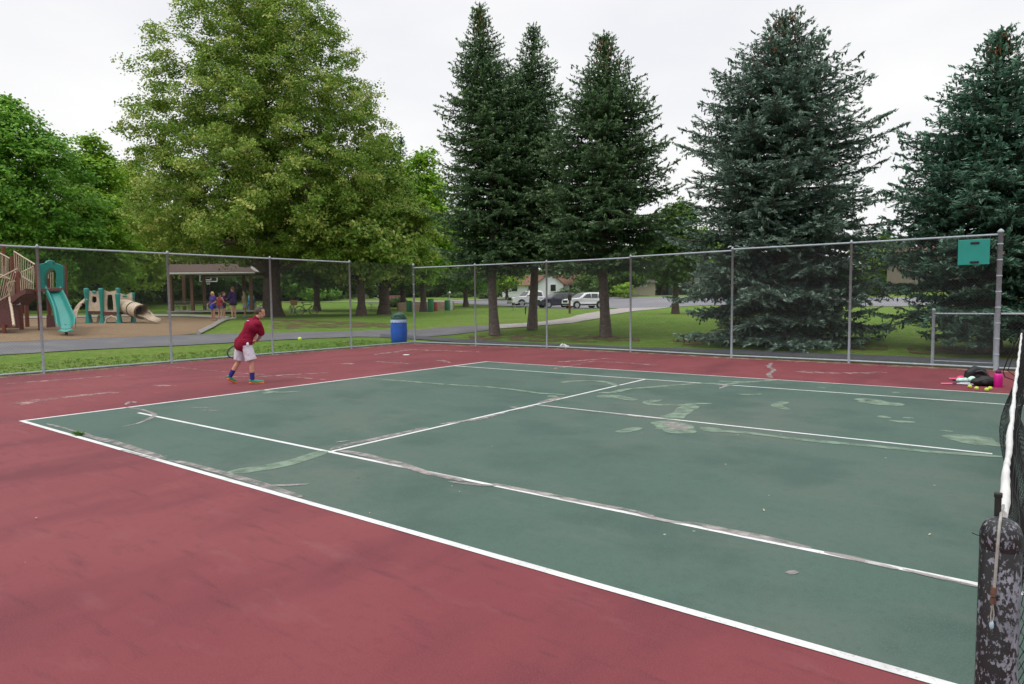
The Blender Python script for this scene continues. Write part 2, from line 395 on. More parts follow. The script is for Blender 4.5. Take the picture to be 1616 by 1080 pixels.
for pix, w in (
    ([(72, 669), (100, 676), (124, 683)], .07), ([(124, 683), (150, 692), (185, 700), (215, 710), (240, 717), (262, 727)], .15),
    ([(262, 727), (300, 733), (345, 746), (400, 761), (440, 774), (480, 787)], .13), ([(188, 710), (210, 716), (250, 727)], .08),
    ([(527, 711), (570, 717), (605, 727), (640, 737), (690, 751), (740, 762)], .16), ([(700, 760), (740, 765), (790, 768)], .1),
    ([(770, 763), (850, 779), (920, 793), (1000, 808), (1040, 818)], .10), ([(1010, 813), (1050, 823), (1090, 828)], .1), ([(1070, 824), (1130, 834), (1200, 849), (1290, 868)], .11),
    ([(1290, 870), (1360, 885), (1430, 903)], .10), ([(1415, 897), (1460, 908), (1555, 930)], .10),
    ([(518, 712), (545, 703), (600, 692), (640, 683), (680, 675)], .16), ([(690, 671), (740, 664), (765, 660), (800, 651)], .13), ([(740, 665), (770, 660)], .16),
    ([(800, 650), (848, 641)], .09), ([(850, 638), (875, 630), (893, 627)], .25), ([(803, 643), (820, 644)], .12), ([(655, 678), (672, 677)], .15),
    ([(848, 641), (900, 646), (985, 656), (1050, 663)], .06), ([(196, 643), (225, 647), (246, 655), (240, 660), (215, 670), (188, 675)], .10),
    ([(198, 640), (206, 634), (216, 637)], .12), ([(418, 767), (450, 767), (488, 765)], .10), ([(530, 699), (551, 696)], .10), ([(300, 644), (330, 644)], .09), ([(318, 648), (346, 649)], .10),
    ([(1218, 573), (1212, 579), (1222, 585), (1213, 591), (1218, 598)], .16), ([(1052, 666), (1066, 672), (1075, 680)], .45), ([(30, 671), (48, 669)], .05),
    ([(1140, 611), (1150, 608), (1158, 609)], .15), ([(1135, 614), (1150, 608)], .12), ([(1243, 907), (1257, 903)], .07), ([(645, 741), (680, 752)], .05)):
    ribbon_px(pg, pix, w, z=.0125)
struct(pg.build('worn_patches', M_patchG))
pp = MB()
for pix, w in (
    ([(352, 748), (400, 742), (450, 733), (490, 722), (516, 711)], .16),
    ([(570, 597), (640, 602), (700, 607), (765, 611), (800, 614), (850, 621), (895, 624)], .09),
    ([(864, 626), (880, 626)], .2), ([(887, 605), (900, 602), (935, 601), (960, 604), (978, 610)], .13),
    ([(940, 621), (970, 620), (985, 615), (1010, 613), (1060, 609), (1100, 606), (1150, 606), (1230, 600)], .12), ([(1130, 602), (1180, 604), (1200, 603)], .12),
    ([(938, 627), (965, 626), (985, 629), (1005, 633)], .22), ([(960, 628), (975, 626)], .2),
    ([(1050, 632), (1035, 632), (1020, 636), (1035, 640), (1060, 639), (1082, 641), (1095, 638), (1127, 637)], .11),
    ([(1092, 639), (1080, 647), (1066, 656), (1056, 663)], .21), ([(1048, 664), (1062, 671), (1072, 678), (1080, 686)], .42), ([(1034, 677), (1048, 677)], .12), ([(970, 684), (990, 680), (1014, 675)], .16),
    ([(1110, 674), (1125, 680), (1150, 682)], .2), ([(1125, 680), (1180, 684), (1250, 693), (1320, 700), (1400, 707), (1470, 714), (1530, 718), (1590, 722)], .10),
    ([(1348, 632), (1370, 631), (1390, 637), (1430, 641)], .28), ([(1365, 637), (1380, 634)], .3), ([(1386, 659), (1404, 659)], .16), ([(1404, 664), (1420, 666), (1444, 667)], .16), ([(1425, 660), (1442, 661)], .1),
    ([(1518, 686), (1535, 695), (1550, 703), (1565, 705)], .34), ([(1530, 690), (1550, 700), (1590, 706)], .16), ([(1505, 693), (1525, 693)], .12), ([(1485, 680), (1504, 682)], .07),
    ([(1242, 634), (1222, 640), (1245, 648)], .13), ([(1160, 622), (1185, 624), (1205, 622)], .09), ([(1290, 612), (1303, 613)], .12), ([(1408, 620), (1420, 620)], .1), ([(1428, 621), (1436, 621)], .08),
    ([(375, 620), (415, 616), (440, 620), (478, 618)], .09), ([(415, 622), (430, 618)], .15), ([(520, 570), (600, 566)], .001)):
    ribbon_px(pp, pix, w, z=.0095)
struct(pp.build('crack_repairs', M_patchP))
ps = MB()
for pix, w in (([(250, 577), (330, 585), (420, 592), (520, 600)], .07), ([(870, 583), (905, 577), (935, 570), (1000, 574), (1040, 577)], .12), ([(10, 640), (60, 633), (130, 625), (190, 619)], .3),
    ([(590, 571), (620, 572), (640, 575)], .2), ([(690, 568), (710, 573)], .15), ([(540, 575), (560, 574)], .4), ([(240, 608), (280, 610)], .12), ([(330, 596), (420, 594), (520, 588)], .15), ([(0, 607), (90, 600), (200, 592)], .16),
    ([(590, 560), (650, 552), (760, 556)], .25), ([(880, 572), (960, 566)], .2), ([(1250, 586), (1330, 590), (1400, 588)], .25), ([(900, 925), (990, 900), (1080, 880)], .001)):
    ribbon_px(ps, pix, w, z=.005, rag=.5)
struct(ps.build('paint_scuffs', M_scuff))
M_edge = layered('edge_dirt', (.30, .22, .17), [((1, 1, 1), 6, 5, .45, .7, (.20, .14, .10, .8)), ((1, 1, 1), 40, 3, .5, .7, (.40, .33, .26, .5))], rough=.95); make_worn(M_edge, .40, .60, 3, .05)
ped = MB()
ribbon_px(ped, [(-7.5, -8), (-7.48, 0), (-7.5, 8), (-7.5, 15.5)], .22, z=.005, rag=.6, world=True); ribbon_px(ped, [(-7.4, 15.45), (-4.5, 15.7), (-1.42, 15.95), (1.9, 15.85), (5.3, 15.48), (8.37, 15.45), (11.47, 15.25), (16, 15.3)], .28, z=.005, rag=.6, world=True)
struct(ped.build('edge_dirt', M_edge))

def drape(name, left, right, m, lift=.012, nu=None, nv=8):
    """strip between two pixel polylines, laid on the terrain"""
    A = [at(*p)[:2] for p in left]; B = [at(*p)[:2] for p in right]
    def res(P, n):
        P = np.array(P); s = np.concatenate([[0], np.cumsum(np.linalg.norm(np.diff(P, axis=0), axis=1))]); t = np.linspace(0, s[-1], n)
        return np.stack([np.interp(t, s, P[:, 0]), np.interp(t, s, P[:, 1])], -1)
    L = max(np.linalg.norm(np.diff(np.array(A), axis=0), axis=1).sum(), 1); n = nu or int(min(160, max(12, L/.6)))
    A = res(A, n); B = res(B, n)
    A += rng.normal(0, .03, A.shape); B += rng.normal(0, .03, B.shape)
    v = []
    for i in range(n):
        for k in range(nv+1):
            q = A[i]+(B[i]-A[i])*k/nv; v.append((q[0], q[1], hgt(q[0], q[1])+lift))
    f = [(i*(nv+1)+k, i*(nv+1)+k+1, (i+1)*(nv+1)+k+1, (i+1)*(nv+1)+k) for i in range(n-1) for k in range(nv)]
    return struct(np_mesh(name, np.array(v), np.array(f), 4, m))
drape('path', [(-260, 552), (0, 538), (150, 534), (300, 529), (430, 526), (560, 523), (620, 521), (700, 517), (790, 513)],
      [(-260, 585), (0, 561), (150, 552), (300, 545), (430, 537.5), (560, 532), (640, 533), (700, 530), (790, 519)], M_asph, .014)
drape('concrete_path', [(785, 513), (850, 509), (900, 502), (945, 492), (985, 484), (1010, 480)], [(785, 519.5), (850, 515), (905, 510), (945, 503), (1005, 491), (1060, 484)], M_conc, .02)
drape('perimeter_path', [(600, 528), (660, 531), (720, 535), (780, 539), (870, 543), (998, 548.5), (1160, 553), (1300, 558.5), (1478, 566), (1616, 570), (1900, 590)],
      [(600, 533), (660, 536), (720, 541), (780, 544.5), (870, 548.5), (998, 553), (1160, 560), (1300, 567), (1478, 577), (1616, 583), (1900, 610)], M_asph2, .019)
drape('playground_surface', [(-300, 512), (0, 505), (100, 502), (240, 500), (360, 503)], [(-300, 552), (0, 541), (150, 535), (280, 530), (313, 527.5)], M_chips, .02, nv=24)
drape('parking_lot', [(560, 477.2), (700, 476.8), (800, 473), (905, 469.5), (1120, 468.5), (1500, 470)], [(560, 478), (700, 478), (800, 484), (905, 488), (1120, 482), (1500, 484)], M_lot, .03, nv=12)
drape('kerb_strip', [(400, 476.6), (560, 476), (700, 475.6), (800, 471.2)], [(400, 477.2), (560, 476.9), (700, 476.6), (800, 472.2)], M_conc, .05)
for a, b in (([(740, 530), (900, 528), (1010, 533)], [(740, 537), (900, 540), (1010, 540)]), ([(1060, 536), (1230, 532), (1400, 545)], [(1060, 544), (1230, 549), (1400, 553)]), ([(1430, 548), (1540, 545), (1700, 555)], [(1430, 558), (1540, 562), (1700, 570)]), ([(430, 505), (560, 508), (640, 512)], [(430, 520), (560, 517), (640, 517)])):
    drape('needle_litter', a, b, M_needles, .008)
# concrete edging of the playground
for pl in ([(313, 528), (335, 517), (362, 504.5)], [(362, 504), (300, 500.5), (240, 500), (110, 502.5), (-60, 506)]):
    q = [at(*p) for p in pl]; pts = []
    for i in range(len(q)-1):
        for k in range(12): c = q[i]+(q[i+1]-q[i])*k/12; pts.append((c[0], c[1], float(hgt(c[0], c[1]))+.06))
    struct(MB().tube(pts, .12, 4, smooth=False).build('playground_kerb', M_conc))

# ------------------------------------------------------------------ chain link fences
def chain(mb, p, q, z0, z1, pitch=.075, w=.0013):
    p = Vector(p); q = Vector(q); L = (q-p).length; d = (q-p)/L; n = Vector((-d.y, d.x, 0)); H = z1-z0
    sl = 1.0
    for s, off in ((1, .002), (-1, -.002)):
        k = int(-H/pitch)-1
        while k*pitch < L+H:
            a = k*pitch
            x0, x1 = (a, a+H/sl) if s > 0 else (a+0, a-H/sl)
            u0, u1 = 0.0, 1.0
            lo, hi = (0-x0)/(x1-x0), (L-x0)/(x1-x0)
            if lo > hi: lo, hi = hi, lo
            u0 = max(u0, lo); u1 = min(u1, hi)
            if u1-u0 > .01:
                A = p+d*(x0+(x1-x0)*u0)+Vector((0, 0, z0+H*u0))+n*off; B = p+d*(x0+(x1-x0)*u1)+Vector((0, 0, z0+H*u1))+n*off
                t = (B-A).normalized(); e = t.cross(n)*w
                vs = [A+e, A+n*w, A-e, A-n*w, B+e, B+n*w, B-e, B-n*w]
                mb.add(vs, [(0, 1, 5, 4), (1, 2, 6, 5), (2, 3, 7, 6), (3, 0, 4, 7)])
            k += 1
def post_mb(h, r):
    return MB().lathe([(r, 0), (r, h-.03), (r*1.25, h-.03), (r*1.25, h), (r*.9, h+.03), (r*.35, h+.055), (0, h+.06)], n=12)
HF = 3.15
def fence(name, P, label, heights, norail=(), rads=None, bottom=True, lowrail=.06):
    root = empty(name, (P[0][0], P[0][1], 0)); tag(root, label, 'fence')
    o0 = Vector((P[0][0], P[0][1], 0)); m = MB(); rail = MB(); br = MB()
    for i, (x, y) in enumerate(P):
        h = heights[i]; r = (rads or {}).get(i, .032)
        if h <= 1.32 and i == 0: continue
        po = post_mb(h, r).build('post', M_galv, root); po.location = Vector((x, y, 0))-o0
    for i in range(len(P)-1):
        a = Vector((*P[i], 0))-o0; b = Vector((*P[i+1], 0))-o0; ha, hb = heights[i], heights[i+1]; hh = min(ha, hb)
        if i not in norail: rail.cyl(a+Vector((0, 0, hh-.02)), b+Vector((0, 0, hh-.02)), .024, n=8)
        if bottom: br.cyl(a+Vector((0, 0, lowrail)), b+Vector((0, 0, lowrail)), .024, n=8)
        chain(m, a, b, .07, hh+.012)
    rail.build('top_rail', M_galv, root)
    if bottom: br.build('bottom_rail', M_galv, root)
    # knuckled selvage of the mesh standing just above the rail
    m.build('chain_link', M_wire, root)
    return root
bf = [(-7.5, y) for y in (-9.6, -6.5, -3.4, -.3, 2.72, 5.88, 9.15, 12.38, 15.6)]
fence('fence', bf, 'tall chain link fence behind the baseline, between court and playground', [HF]*9, norail=(7,))
ff = FARF
FA = fence('fence', ff, 'tall chain link fence along the far side of the court, in front of the spruces', [HF, 3.05, 3.05, 3.08, 3.12, 3.12, 3.17], rads={0: .04, 6: .052})
for k in range(9):   # tension bands on the end post
    pass
for k in range(8):
    o = MB().lathe([(.056, 0), (.06, .005), (.06, .025), (.056, .03)], n=14).build('tension_band', M_galv, FA); o.location = (FARF[6][0]-FARF[0][0], FARF[6][1]-FARF[0][1], .35+k*.36)
for k in range(7):
    o = MB().lathe([(.043, 0), (.047, .005), (.047, .025), (.043, .03)], n=12).build('tension_band', M_galv, FA); o.location = (0, 0, .35+k*.4)
lf = [(11.53, 15.4), (14.6, 15.4), (17.6, 15.4), (20.6, 15.4), (23.6, 15.4), (26.6, 15.4)]
fence('low_fence', lf, 'waist-high chain link fence carrying on right of the tall end post', [1.32]*6)
# gate leaf folded back outside the tall fence
g0 = Vector((10.20, 15.74, 0)); gr = empty('gate', g0); tag(gr, 'low chain link gate leaf folded back behind the tall fence near the teal board', 'gate')
gp = MB(); gp.lathe([(.035, 0), (.035, 1.36), (.045, 1.37), (.03, 1.41), (0, 1.42)], n=12); gp.build('post', M_galv, gr)
gf = MB(); gf.cyl((.03, 0, 1.29), (1.22, -.06, 1.29), .02, n=8).cyl((1.22, -.06, 1.29), (1.22, -.06, .14), .02, n=8).cyl((1.22, -.06, .14), (.03, 0, .14), .012, n=8)
gf.build('frame', M_galv, gr); gm = MB(); chain(gm, (.03, 0, 0), (1.22, -.06, 0), .16, 1.29); gm.build('chain_link', M_wire, gr)

# teal board hung on the fence
M_teal = mat('teal_plastic', (.015, .25, .21), .45, .08, 3)
M_black = mat('black_rubber', (.015, .015, .016), .6, .2, 8)
tb = empty('hanging_board', (10.98, 15.30, 2.72), math.atan2(-.2, 3.1)); tag(tb, 'teal rectangular board with two dark grips hung high on the fence', 'board')
bo = MB().box((0, 0, 0), (.61, .02, .58)); bo.build('panel', M_teal, tb, bevel=.008)
for z in (.21, -.23):
    MB().box((.02, -.02, z), (.17, .03, .05)).build('grip', M_black, tb, bevel=.012)
for x in (-.3, .3): MB().cyl((x, 0, .29), (x, .05, .36), .004, n=6).build('tie', M_wire, tb)

# ------------------------------------------------------------------ net
netroot = empty('tennis_net', (11.8, 5.5, 0)); tag(netroot, 'loose black tennis net with white top band running away at right edge', 'net')
NP0 = np.array([11.752, -.80]); NP1 = np.array([11.885, 11.80])
def net_pt(s, v):
    """s along 0..1, v 0 top .. 1 bottom"""
    y = NP0[1]+(NP1[1]-NP0[1])*s; x = np.interp(y, [-.8, .32, 4.24, 11.8], [11.752, 11.757, 11.792, 11.885])
    top = 1.045 - .12*math.sin(PI*min(1, s*1.0))**.8
    bow = (.085*math.sin(s*9.1+.6)+.05*math.sin(s*23+2)+.025*math.sin(s*57))*math.sin(PI*.97*v)
    bow += .13*v*(1-v)*4*.35 + .015*math.sin(s*140+v*9)*v
    sag = .02*math.sin(s*31)*v
    return (x + bow - 11.8, y - 5.5, top*(1-v)+.03*v + sag*.6)
M_net = mat('net_cord', (.008, .008, .009), .8, .2, 20)
nm = MB(); NS, NV = 270, 22
def cord(mb, pts, w=.0018):
    mb.tube(pts, w, 3, cap=False, smooth=False)
for i in range(0, NS+1): cord(nm, [net_pt(i/NS, .03+.97*k/8) for k in range(9)])
for k in range(1, NV+1): cord(nm, [net_pt(i/150, k/NV) for i in range(151)])
nm.build('netting', M_net, netroot)
M_tape = mat('net_tape', (.62, .62, .61), .8, .15, 5, bump=.4)
tp = []; tr = []
for i in range(121):
    s = i/120; p = net_pt(s, 0); tp.append((p[0]+.002*math.sin(s*70)+random.uniform(-.001, .001), p[1], p[2]-.022+.004*math.sin(s*41))); tr.append(.0185*(1+.14*math.sin(s*55)+random.uniform(-.1, .1)))
MB().tube(tp, tr, 10, sx=.75).build('top_band', M_tape, netroot)
# loops and slack cord at far end
cb = MB()
f1 = np.array([XN-11.8-.12, 11.70-5.5])
cb.tube([(f1[0]+.10, 6.3, 1.02), (f1[0]-.02, 6.3, .72), (f1[0]-.13, 6.3, .32), (f1[0]-.10, 6.3, .22), (f1[0]+.05, 6.3, .16), (f1[0]+.1, 6.3, .3)], .010, 6)
cb.tube([(f1[0]+.12, 6.25, 1.0), (f1[0]+.02, 6.25, .66), (f1[0]-.06, 6.25, .34), (f1[0]+.06, 6.25, .24)], .007, 6)
cb.build('slack_strap', M_net, netroot)

# posts
def paint_mat():
    m = bpy.data.materials.new('chipped_paint'); m.use_nodes = True; nt = m.node_tree; b = nt.nodes['Principled BSDF']
    tc = nt.nodes.new('ShaderNodeTexCoord')
    def nz(sc, det, vec=(1, 1, 1)):
        mp = nt.nodes.new('ShaderNodeMapping'); mp.inputs['Scale'].default_value = vec; n = NODE(nt, 'ShaderNodeTexNoise', Scale=sc, Detail=det, Roughness=.68)
        nt.links.new(tc.outputs['Object'], mp.inputs[0]); nt.links.new(mp.outputs[0], n.inputs['Vector']); return n.outputs[0]
    def M(op, a, bb):
        q = nt.nodes.new('ShaderNodeMath'); q.operation = op
        for i, v in enumerate((a, bb)):
            if isinstance(v, (int, float)): q.inputs[i].default_value = v
            else: nt.links.new(v, q.inputs[i])
        return q.outputs[0]
    dt = nt.nodes.new('ShaderNodeVectorMath'); dt.operation = 'DOT_PRODUCT'; dt.inputs[1].default_value = (float(_r0[0]), float(_r0[1]), -.10); nt.links.new(tc.outputs['Object'], dt.inputs[0])
    side = M('MULTIPLY', dt.outputs['Value'], .75)
    v = M('SUBTRACT', nz(95, 9, (1, 1, .5)), side); v = M('ADD', v, M('MULTIPLY', M('SUBTRACT', nz(9, 4), .5), .55))
    mr = nt.nodes.new('ShaderNodeMapRange'); mr.inputs[1].default_value = .535; mr.inputs[2].default_value = .555; nt.links.new(v, mr.inputs[0])
    g = nt.nodes.new('ShaderNodeValToRGB'); g.color_ramp.elements[0].position = .35; g.color_ramp.elements[0].color = (.11, .115, .145, 1); g.color_ramp.elements[1].position = .65; g.color_ramp.elements[1].color = (.24, .245, .29, 1); nt.links.new(nz(14, 8, (1, 1, .4)), g.inputs[0])
    mm = nt.nodes.new('ShaderNodeMix'); mm.data_type = 'RGBA'; mm.inputs['B'].default_value = (.010, .010, .012, 1); nt.links.new(mr.outputs[0], mm.inputs['Factor']); nt.links.new(g.outputs[0], mm.inputs['A'])
    ru = nt.nodes.new('ShaderNodeMapRange'); ru.inputs[1].default_value = .66; ru.inputs[2].default_value = .70; nt.links.new(nz(11, 7), ru.inputs[0])
    m2 = nt.nodes.new('ShaderNodeMix'); m2.data_type = 'RGBA'; m2.inputs['B'].default_value = (.09, .035, .018, 1); nt.links.new(ru.outputs[0], m2.inputs['Factor']); nt.links.new(mm.outputs['Result'], m2.inputs['A'])
    nt.links.new(m2.outputs['Result'], b.inputs['Base Color']); b.inputs['Roughness'].default_value = .42
    bp = nt.nodes.new('ShaderNodeBump'); bp.inputs['Strength'].default_value = .8; bp.inputs['Distance'].default_value = .0012; nt.links.new(mr.outputs[0], bp.inputs['Height']); nt.links.new(bp.outputs[0], b.inputs['Normal'])
    return m
M_paint = paint_mat()
pr = .0545
PX, PY = 11.750, -.955
nroot = empty('net_post', (PX, PY, 0)); tag(nroot, 'thick net post with flaking black paint at the near end of the net', 'net post')
MB().lathe([(pr, 0), (pr, .965), (pr*.96, .968)], n=40).build('shaft', M_paint, nroot)
MB().lathe([(pr*1.02, .965), (pr*1.02, 1.0), (pr*.98, 1.015), (pr*.88, 1.032), (pr*.7, 1.046), (pr*.4, 1.055), (0, 1.058)], n=40).build('cap', M_paint, nroot)
M_cable = mat('cable', (.30, .295, .27), .5, .2, 60)
cbl = MB(); cx, cy = -.012, .0
dcam = np.array([CAM[0]-PX, CAM[1]-PY]); dcam /= np.linalg.norm(dcam)
cs = np.array([dcam[1]*-1, dcam[0]])       # sideways
def cp(side, out, z): q = dcam*out + np.array([_r0[0], _r0[1]])*side; return (q[0], q[1], z)
cable_pts = [(NP0[0]-PX, NP0[1]-PY+.05, 1.045), (-.002, .06, 1.062), cp(-.003, -.02, 1.066), cp(-.004, .02, 1.064), cp(-.006, .040, 1.05), cp(-.008, .055, 1.02), cp(-.010, .0605, .98), cp(-.013, .061, .9), cp(-.016, .061, .84)]
cbl.tube(cable_pts, .0042, 8); cbl.build('cable', M_cable, nroot)
MB().tube([cp(-.016, .062, .862), cp(-.0175, .062, .835)], .0075, 8).build('cable_clamp', mat('copper_sleeve', (.17, .10, .075), .5, .3, 50, .5), nroot)
MB().tube([cp(-.0175, .062, .830), cp(-.0185, .062, .812)], .0075, 8).build('cable_clamp', MATS['copper_sleeve'], nroot)
lw = MB(); lw.tube([cp(-.0175, .062, .815), cp(-.023, .063, .775), cp(-.019, .062, .74)], .002, 6); lw.tube([cp(-.0175, .062, .815), cp(-.013, .063, .775), cp(-.019, .062, .74)], .002, 6); lw.build('cable_loop', M_cable, nroot)
MB().ball(cp(-.019, .061, .745), (.006, .006, .014)).build('ferrule', mat('pale_blue_plastic', (.35, .55, .62), .4, .1, 20), nroot)
MB().box(cp(-.014, -.045, 1.08), (.018, .02, .07)).box(cp(-.014, -.045, 1.118), (.022, .022, .014)).build('pulley_bracket', M_black, nroot, bevel=.003)
MB().tube([cp(-.050, .0, 1.0), cp(-.075, .0, 1.005), cp(-.09, .0, 1.012)], .0014, 6).build('wire_tie', M_black, nroot)
MB().tube([cp(.06, .0, .985), cp(.075, .0, .97), cp(.08, .0, .955)], .0014, 6).build('wire_tie', M_black, nroot)
q = empty('net_post', (11.90, 11.92, 0)); tag(q, 'dark net post at the far end of the net beside the sports bags', 'net post')
MB().lathe([(.05, 0), (.05, 1.05), (.042, 1.075), (0, 1.085)], n=24).build('shaft', M_black, q)
MB().box((0, -.06, .75), (.06, .05, .12)).build('crank_box', M_black, q, bevel=.01)
q.location = (11.915, 11.93, 0)

# ------------------------------------------------------------------ trees
def quads(C, U, V, hu, hv):
    """leaf quads as rhombs. C centre, U V unit axes, half sizes"""
    n = len(C); hu = np.asarray(hu).reshape(-1, 1); hv = np.asarray(hv).reshape(-1, 1)
    v = np.empty((n, 4, 3)); v[:, 0] = C - U*hu; v[:, 1] = C - V*hv + U*hu*.1; v[:, 2] = C + U*hu; v[:, 3] = C + V*hv + U*hu*.1
    return v.reshape(-1, 3)
def rand_unit(n):
    v = rng.normal(size=(n, 3)); return v/np.linalg.norm(v, axis=1)[:, None]
def segs_mesh(A, B, ra, rb, n=4):
    """many straight tapered prisms at once"""
    A = np.asarray(A, float); B = np.asarray(B, float); ra = np.asarray(ra, float)[:, None]; rb = np.asarray(rb, float)[:, None]
    t = B-A; t /= np.linalg.norm(t, axis=1)[:, None]+1e-9
    h = np.where(np.abs(t[:, 2:3]) > .9, np.array([[1., 0, 0]]), np.array([[0, 0, 1.]]))
    a = np.cross(t, h); a /= np.linalg.norm(a, axis=1)[:, None]; b = np.cross(t, a)
    m = len(A); v = np.empty((m, 2*n, 3))
    for k in range(n):
        th = 2*PI*k/n; o = a*math.cos(th)+b*math.sin(th); v[:, k] = A+o*ra; v[:, n+k] = B+o*rb
    f = np.array([(k, (k+1) % n, n+(k+1) % n, n+k) for k in range(n)])
    F = (np.arange(m)*2*n)[:, None, None]+f[None]
    return v.reshape(-1, 3), F.reshape(-1, 4)
def join_np(parts):
    V = []; F = []; o = 0
    for v, f in parts: V.append(v); F.append(f+o); o += len(v)
    return np.concatenate(V), np.concatenate(F)

def deciduous(name, loc, H, R, base, m, label, n_cl=500, n_leaf=120, leaf=.10, trunk_r=.4, seed=1, env=None, cl_r=.75, shell=.55, group=None, cat='tree', bark=None, tipw=.25, lean=(0, 0), open_=0.0, limbs=16, lobe=1.0, airy=0.0):
    global rng
    rng = np.random.default_rng(seed)
    root = empty(name, loc); tag(root, label, cat, group)
    env = env or (lambda t: math.sin(PI*min(1, (t*.93+.07))**.8)**.7)
    # irregular outline
    lob = [(rng.uniform(0, 2*PI), rng.uniform(1, 4), rng.uniform(0, 2*PI), rng.uniform(.05, .14)*lobe) for _ in range(5)]
    cs = []
    tries = 0
    while len(cs) < n_cl and tries < n_cl*30:
        tries += 1
        t = rng.uniform(0, 1)**.9; rm = R*env(t)
        if rng.uniform() > (env(t)**1.2)+.06: continue
        th = rng.uniform(0, 2*PI)
        k = 1+sum(a*math.sin(round(f)*th+ph+t*5) for ph0, f, ph, a in lob)
        r = rm*k*rng.uniform(0, 1)**shell*rng.uniform(.9, 1.06)
        cs.append((r*math.cos(th)+lean[0]*t, r*math.sin(th)+lean[1]*t, base+(H-base)*t))
    cs = np.array(cs)
    # wood: trunk nodes, limbs to far clumps, others join the nearest node nearer the root
    ht = H*.80
    nodes = [np.array([0, 0, z]) + np.array([math.sin(z*.5+seed)*.015*z, math.cos(z*.4+seed)*.015*z, 0]) for z in np.linspace(0, ht, 14)]
    rad = [trunk_r*(1-.93*(i/13))**.9*(1.12 if i == 0 else 1) for i in range(14)]
    A = []; B = []; ra = []; rb = []
    order = np.argsort(np.linalg.norm(cs[:, :2], axis=1)*1.0 + rng.uniform(0, R*.2, len(cs)))
    idx = rng.permutation(len(cs))[:max(limbs*3, len(cs)//5)]
    NP = np.array(nodes[2:]); NR = list(rad[2:])
    nd = list(nodes[2:]); nr = list(rad[2:])
    def attach(c, rt, steps):
        arr = np.array(nd); d = np.linalg.norm(arr-c, axis=1) + np.maximum(0, arr[:, 2]-c[2]+.35*np.linalg.norm(c[:2]-arr[:, :2], axis=1))*2.2
        j = int(np.argmin(d)); p = nd[j]; r0 = min(nr[j]*.62, rt*(1+d[j]*.5))
        prev = p
        for k in range(1, steps+1):
            t = k/steps; q = p+(c-p)*t; q = q + np.array([0, 0, .12*np.linalg.norm(c-p)*math.sin(PI*t)]) + rng.normal(0, .03*np.linalg.norm(c-p), 3)*(t < 1)
            A.append(prev); B.append(q); ra.append(max(.006, r0*(1-.75*(k-1)/steps))); rb.append(max(.005, r0*(1-.75*t)))
            nd.append(q); nr.append(rb[-1]); prev = q
    big = rng.permutation(len(cs)); nl = limbs
    far = sorted(big[:nl*4], key=lambda i: -np.linalg.norm(cs[i][:2]))[:nl]
    for i in far: attach(cs[i]*np.array([.8, .8, 1]), trunk_r*.42, 5)
    for i in order:
        attach(cs[i], .03+.012*R/4, 2)
    tv, tf = [], []
    tm = MB().tube([n for n in nodes], rad, 12)
    fl = MB()
    tm.tube([(0, 0, -.1), (0, 0, .25), (0, 0, .7)], [trunk_r*1.5, trunk_r*1.25, trunk_r*1.0], 12, cap=False)
    tm.build('trunk', bark or M_bark, root)
    v, f = segs_mesh(A, B, ra, rb, 4); np_mesh('branches', v, f, 4, bark or M_bark, root)
    # leaves
    n = len(cs); cnt = rng.poisson(n_leaf*(1-airy*np.clip((cs[:, 2]-base)/(H-base)*1.6-.35, 0, 1)), n); ci = np.repeat(np.arange(n), cnt); T = len(ci)
    # sub-tufts inside a clump
    sub = rng.normal(0, 1, (n, 7, 3)); sub /= np.linalg.norm(sub, axis=2)[..., None]; sub *= rng.uniform(.25, 1.0, (n, 7, 1))
    si = rng.integers(0, 7, T); rc = cl_r*rng.uniform(.65, 1.3, n)
    off = sub[ci, si]*rc[ci][:, None]*np.array([1, 1, .62]) + rng.normal(0, 1, (T, 3))*rc[ci][:, None]*.26*np.array([1, 1, .55])
    C = cs[ci]+off; C[:, 2] -= .10*rc[ci]*np.sum(off[:, :2]**2, 1)/(rc[ci]**2)
    out = C-np.array([0, 0, base+(H-base)*.35]); out /= np.linalg.norm(out, axis=1)[:, None]+1e-6
    nrm = rand_unit(T)*.75+out*.45+np.array([0, 0, .55]); nrm /= np.linalg.norm(nrm, axis=1)[:, None]
    U = np.cross(nrm, rand_unit(T)); U /= np.linalg.norm(U, axis=1)[:, None]; V = np.cross(nrm, U)
    s = leaf*rng.uniform(.55, 1.25, T)
    ct = rng.uniform(0, 1, n); tint = .10+.45*ct[ci]*.7+rng.uniform(0, .45, T)*.7
    hi = rng.uniform(0, 1, (n, 7))[ci, si] < tipw; tint = np.clip(tint+hi*rng.uniform(.15, .5, T), 0, 1)
    v = quads(C, U, V, s*.5, s*.34)
    np_mesh('crown', v, np.arange(T*4).reshape(-1, 4), 4, m, root, tint)
    return root

